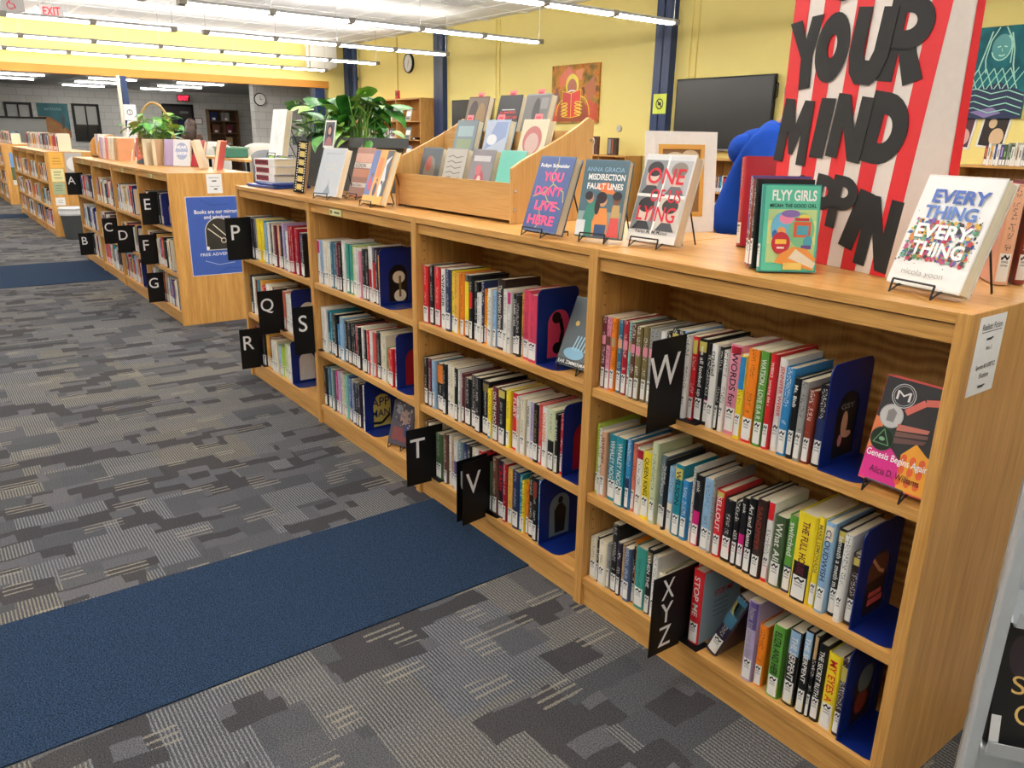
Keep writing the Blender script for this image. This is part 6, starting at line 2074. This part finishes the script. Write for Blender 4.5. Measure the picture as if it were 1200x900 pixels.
# ------------------------------------------------------------------ people
def skin_body(name, verts, edges, radii, mat, parent, root=0, sub=2):
    me = bpy.data.meshes.new(name)
    me.from_pydata([Vector(v) for v in verts], edges, [])
    o = bpy.data.objects.new(name, me); COL.objects.link(o); o.parent = parent
    md = o.modifiers.new('skin', 'SKIN')
    if not me.skin_vertices:
        me.attributes  # layer is created by the modifier below
        bm = bmesh.new(); bm.from_mesh(me); bm.verts.layers.skin.verify(); bm.to_mesh(me); bm.free()
    for i, r in enumerate(radii):
        sv = me.skin_vertices[0].data[i]
        sv.radius = (r, r) if isinstance(r, (int, float)) else r
        sv.use_root = (i == root)
    md.use_smooth_shade = True
    s = o.modifiers.new('sub', 'SUBSURF'); s.levels = sub; s.render_levels = sub
    me.materials.append(mat)
    return o
def person(base, yaw, J, mats, hair, label, hood=None, hair_long=.12):
    """J: joint positions in the person's own frame (x right, y forward, z up)"""
    e = empty('person', base, (0, 0, yaw))
    skinm, topm, legm, shoem = mats
    v, ed, r = [], [], []
    def add(p, rad, par=None):
        v.append(p); r.append(rad)
        if par is not None:
            ed.append((par, len(v) - 1))
        return len(v) - 1
    pel = add(J['pelvis'], .10); wai = add(J['waist'], .095, pel); che = add(J['chest'], .11, wai); nb = add(J['neck'], .06, che)
    hd0 = add(J['head0'], .062, nb); hd1 = add(J['head1'], .084, hd0); hd2 = add(J['head2'], .07, hd1)
    for s in ('l', 'r'):
        sh = add(J['sh' + s], .055, che); el = add(J['el' + s], .042, sh); wr = add(J['wr' + s], .028, el)
        pa = add(J['pa' + s], .03, wr)
        d = Vector(J['pa' + s]) - Vector(J['wr' + s]); d.normalize()
        sd = d.orthogonal().normalized()
        for k, (off, L) in enumerate(((-.026, .075), (-.009, .085), (.009, .08), (.026, .065))):
            f0 = Vector(J['pa' + s]) + sd * off + d * .02
            a = add(tuple(f0), .009, pa); b_ = add(tuple(f0 + d * L * .5 + Vector((0, 0, -.006))), .0085, a); add(tuple(f0 + d * L * .85 + Vector((0, 0, -.02))), .0075, b_)
        th = Vector(J['wr' + s]) + sd * -.03 + d * .025
        a = add(tuple(th), .011, wr); add(tuple(th + d * .045 - sd * .02), .009, a)
        hp = add(J['hip' + s], .085, pel); kn = add(J['kn' + s], .055, hp); an = add(J['an' + s], .038, kn); add(J['to' + s], .035, an)
    skin_body('body', v, ed, r, skinm, e)
    # clothing
    def cloth(name, chains, mat):
        v2, e2, r2 = [], [], []
        ids = {}
        for ch in chains:
            prev = None
            for (k, rad) in ch:
                if k not in ids:
                    ids[k] = len(v2); v2.append(J[k]); r2.append(rad)
                if prev is not None:
                    e2.append((prev, ids[k]))
                prev = ids[k]
        return skin_body(name, v2, e2, r2, mat, e)
    cloth('sweater', [[('pelvis', .15), ('waist', .148), ('chest', .158), ('neck', .085)], [('chest', .158), ('shl', .085), ('ell', .066), ('wrl', .046)], [('chest', .158), ('shr', .085), ('elr', .066), ('wrr', .046)]], topm)
    cloth('trousers', [[('pelvis', .13), ('hipl', .1), ('knl', .075), ('anl', .058)], [('pelvis', .13), ('hipr', .1), ('knr', .075), ('anr', .058)]], legm)
    for s in ('l', 'r'):
        a, t_ = Vector(J['an' + s]), Vector(J['to' + s])
        m = MB(); m.tube([(a.x, a.y - .03, .045), (a.x, a.y + .06, .05), (t_.x, t_.y + .03, .035), (t_.x, t_.y + .06, .03)], [.045, .046, .042, .02], 10)
        m.build('shoe', shoem, e, smooth=True)
    # hair: cap and back fall
    c = Vector(J['head1']); top = Vector(J['head2']); ax = (top - Vector(J['head0'])).normalized()
    hm = MB(); n1, n2 = 14, 9
    vs2, fs2 = [], []
    for i in range(n2 + 1):
        ph = pi * i / n2 * .78
        for k in range(n1):
            q = 2 * pi * k / n1
            back = max(0, -sin(q))
            rr = (.106 if hair_long < .2 else .122) + .008 * sin(5 * q + i)
            p = c + Vector((rr * .92 * sin(ph) * cos(q), rr * 1.05 * sin(ph) * sin(q) - .012, rr * 1.12 * cos(ph) + .02 - hair_long * back * (ph / 2.4) ** 2))
            if sin(q) > .35 and ph > 1.15:
                p = c + (p - c) * .8
            vs2.append(p)
    for i in range(n2):
        for k in range(n1):
            l = (k + 1) % n1
            fs2.append((i * n1 + k, i * n1 + l, (i + 1) * n1 + l, (i + 1) * n1 + k))
    hm.add(vs2, fs2)
    if hair_long > .2:
        hm.tube([c + Vector((0, -.03, .03)), c + Vector((0, -.06, -.08)), c + Vector((0, -.085, -.2)), c + Vector((0, -.1, -.33))], [.085, .112, .115, .07], 12)
    hm.build('hair', hair, e, smooth=True)
    # simple face
    fwd = Vector((0, 1, 0))
    fc = MB()
    for sx in (-1, 1):
        p = c + Vector((sx * .032, .077, .012))
        fc.tube([p - Vector((.012, 0, 0)), p, p + Vector((.012, 0, 0))], [.003, .007, .003], 8, 1)
    p = c + Vector((0, .085, -.008)); fc.tube([p + Vector((0, -.006, .03)), p + Vector((0, .012, -.012)), p + Vector((0, -.004, -.02))], [.006, .012, .009], 8, 0)
    p = c + Vector((0, .074, -.048)); fc.tube([p - Vector((.022, .004, 0)), p, p + Vector((.022, -.004, 0))], [.003, .007, .003], 8, 2)
    for sx in (-1, 1):
        p = c + Vector((sx * .083, .0, -.005)); fc.tube([p + Vector((0, 0, .03)), p + Vector((sx * .01, -.008, .005)), p + Vector((0, 0, -.025))], [.006, .012, .006], 8, 0)
    fc.build('face', [skinm, INK, plain('lips', '9a5448', .4)], e, smooth=True)
    if hood:
        hood(e, J)
    return tag(e, label, 'person')
SK1 = plain('skin_brown', '8a5a44', .5); SK2 = plain('skin_light', 'c89878', .5)
HAIR1 = plain('hair_black', '17120f', .5, noise=.3, scale=200); HAIR2 = plain('hair_brown', '38241a', .5, noise=.3, scale=200)
BLUEH = plain('royal_blue_fleece', '1f49a6', .9, .1, noise=.12, scale=40)
def hood1(e, J):
    n = Vector(J['neck'])
    m = MB()
    pts = [n + Vector((.14 * cos(a), .09 * sin(a) - .05, -.035 + .035 * sin(a))) for a in [radians(d) for d in range(0, 361, 20)]]
    m.tube(pts, [.045 + .022 * max(0, -sin(radians(d))) for d in range(0, 361, 20)], 10)
    pts = [n + Vector((.12 * cos(a), -.13 + .04 * sin(a), -.06 + .03 * sin(a))) for a in [radians(d) for d in range(150, 391, 20)]]
    m.tube(pts, [.03 + .04 * sin(pi * k / 12) for k in range(13)], 10)
    o = m.build('hood', BLUEH, e, smooth=True)
    s = o.modifiers.new('sub', 'SUBSURF'); s.levels = 1; s.render_levels = 1
J1 = dict(pelvis=(0, 0, .93), waist=(0, .03, 1.06), chest=(0, .10, 1.24), neck=(0, .17, 1.40), head0=(0, .20, 1.455), head1=(0, .25, 1.54), head2=(0, .26, 1.60),
          shl=(-.17, .12, 1.325), ell=(-.25, .16, 1.06), wrl=(-.2, .38, 1.0), pal=(-.17, .46, .995), shr=(.17, .12, 1.325), elr=(.25, .16, 1.06), wrr=(.2, .38, 1.0), par=(.17, .46, .995),
          hipl=(-.09, 0, .86), knl=(-.1, .03, .48), anl=(-.1, -.02, .09), tol=(-.11, .13, .045), hipr=(.09, 0, .86), knr=(.1, .03, .48), anr=(.1, -.02, .09), tor=(.11, .13, .045))
person((-1.53, 1.36, 0), radians(-62), J1, (SK1, BLUEH, plain('dark_denim', '23283a', .9), BLACKM), HAIR1, 'person in a royal blue hooded sweatshirt standing behind the near bookcase', hood1)
J2 = dict(pelvis=(0, 0, .88), waist=(0, .0, 1.0), chest=(0, .0, 1.15), neck=(0, .0, 1.30), head0=(0, .01, 1.35), head1=(0, .02, 1.44), head2=(0, .02, 1.5),
          shl=(-.15, 0, 1.235), ell=(-.2, -.02, .99), wrl=(-.19, .12, .8), pal=(-.19, .15, .73), shr=(.15, 0, 1.235), elr=(.2, -.02, .99), wrr=(.19, .12, .8), par=(.19, .15, .73),
          hipl=(-.085, 0, .82), knl=(-.09, .02, .46), anl=(-.09, -.02, .09), tol=(-.1, .12, .045), hipr=(.085, 0, .82), knr=(.09, .02, .46), anr=(.09, -.02, .09), tor=(.1, .12, .045))
person((-16, 3.15, 0), radians(60), J2, (SK2, plain('brown_sweater', '4a3428', .9), plain('dark_trousers', '2a2a30', .9), BLACKM), HAIR2, 'person with long brown hair in a brown top before the dark door', None, .3)

# ------------------------------------------------------------------ grey metal display rack beside the bookcase end
GM = plain('grey_metal', 'c2c8cc', .4, metallic=.2); GMD = GM
e = empty('display_rack', (.146, .0, 0), (0, 0, radians(35)))
for x in (0, .62):
    MB().box(x - .011, -.01, 0, x + .011, .02, 1.5).build('post', GM, e, bevel=.003)
    MB().box(x - .02, -.04, 0, x + .02, .13, .03).build('foot', GM, e)
MB().box(.016, .105, .05, .604, .11, 1.45).build('back_sheet', GMD, e)
for z in (.04, .275, .545, .815, 1.085):
    m = MB()
    m.prism([(.108, z + .012), (-.005, z), (-.018, z + .006), (-.02, z + .035), (-.017, z + .035), (-.014, z + .009), (-.004, z + .004), (.108, z + .016)], .018, .602, 'yz')
    m.build('tray', GM, e)
    MB().prism([(.108, z + .012), (.108, z + .10), (.0, z + .004)], .015, .018, 'yz').build('bracket', GMD, e)
tag(e, 'grey metal display rack standing beside the bookcase end', 'rack')
b1 = display_book((0, 0), 0, .28, .16, .245, .03, 'black', 'black novel with gold letters on the grey metal rack',
     [('rect', .003, .003, .158, .243, '1a1a1c'), ('ell', .04, .17, .02, .04, '3a3038'), ('ell', .1, .19, .03, .05, '2c2a30'), T('SU', .03, .10, .06, .034, 'e8c070', .0), T('C', .04, .045, .03, .038, 'e8c070', .0), ('rect', .004, .004, .02, .055, 'e8e8e6')], stand=False, z=.295, group='books on the metal rack')
R35 = Matrix.Rotation(radians(35), 4, 'Z')
p = Vector((.146, 0, 0)) + R35 @ Vector((.022, .005, 0))
b1.location = (p.x, p.y, .290)
b1.rotation_euler = (-.28, 0, radians(35))
MB().box(.085, .014, .24, .1, .016, .262).build('page_flag', plain('orange_flag', 'f0642c', .5), b1)
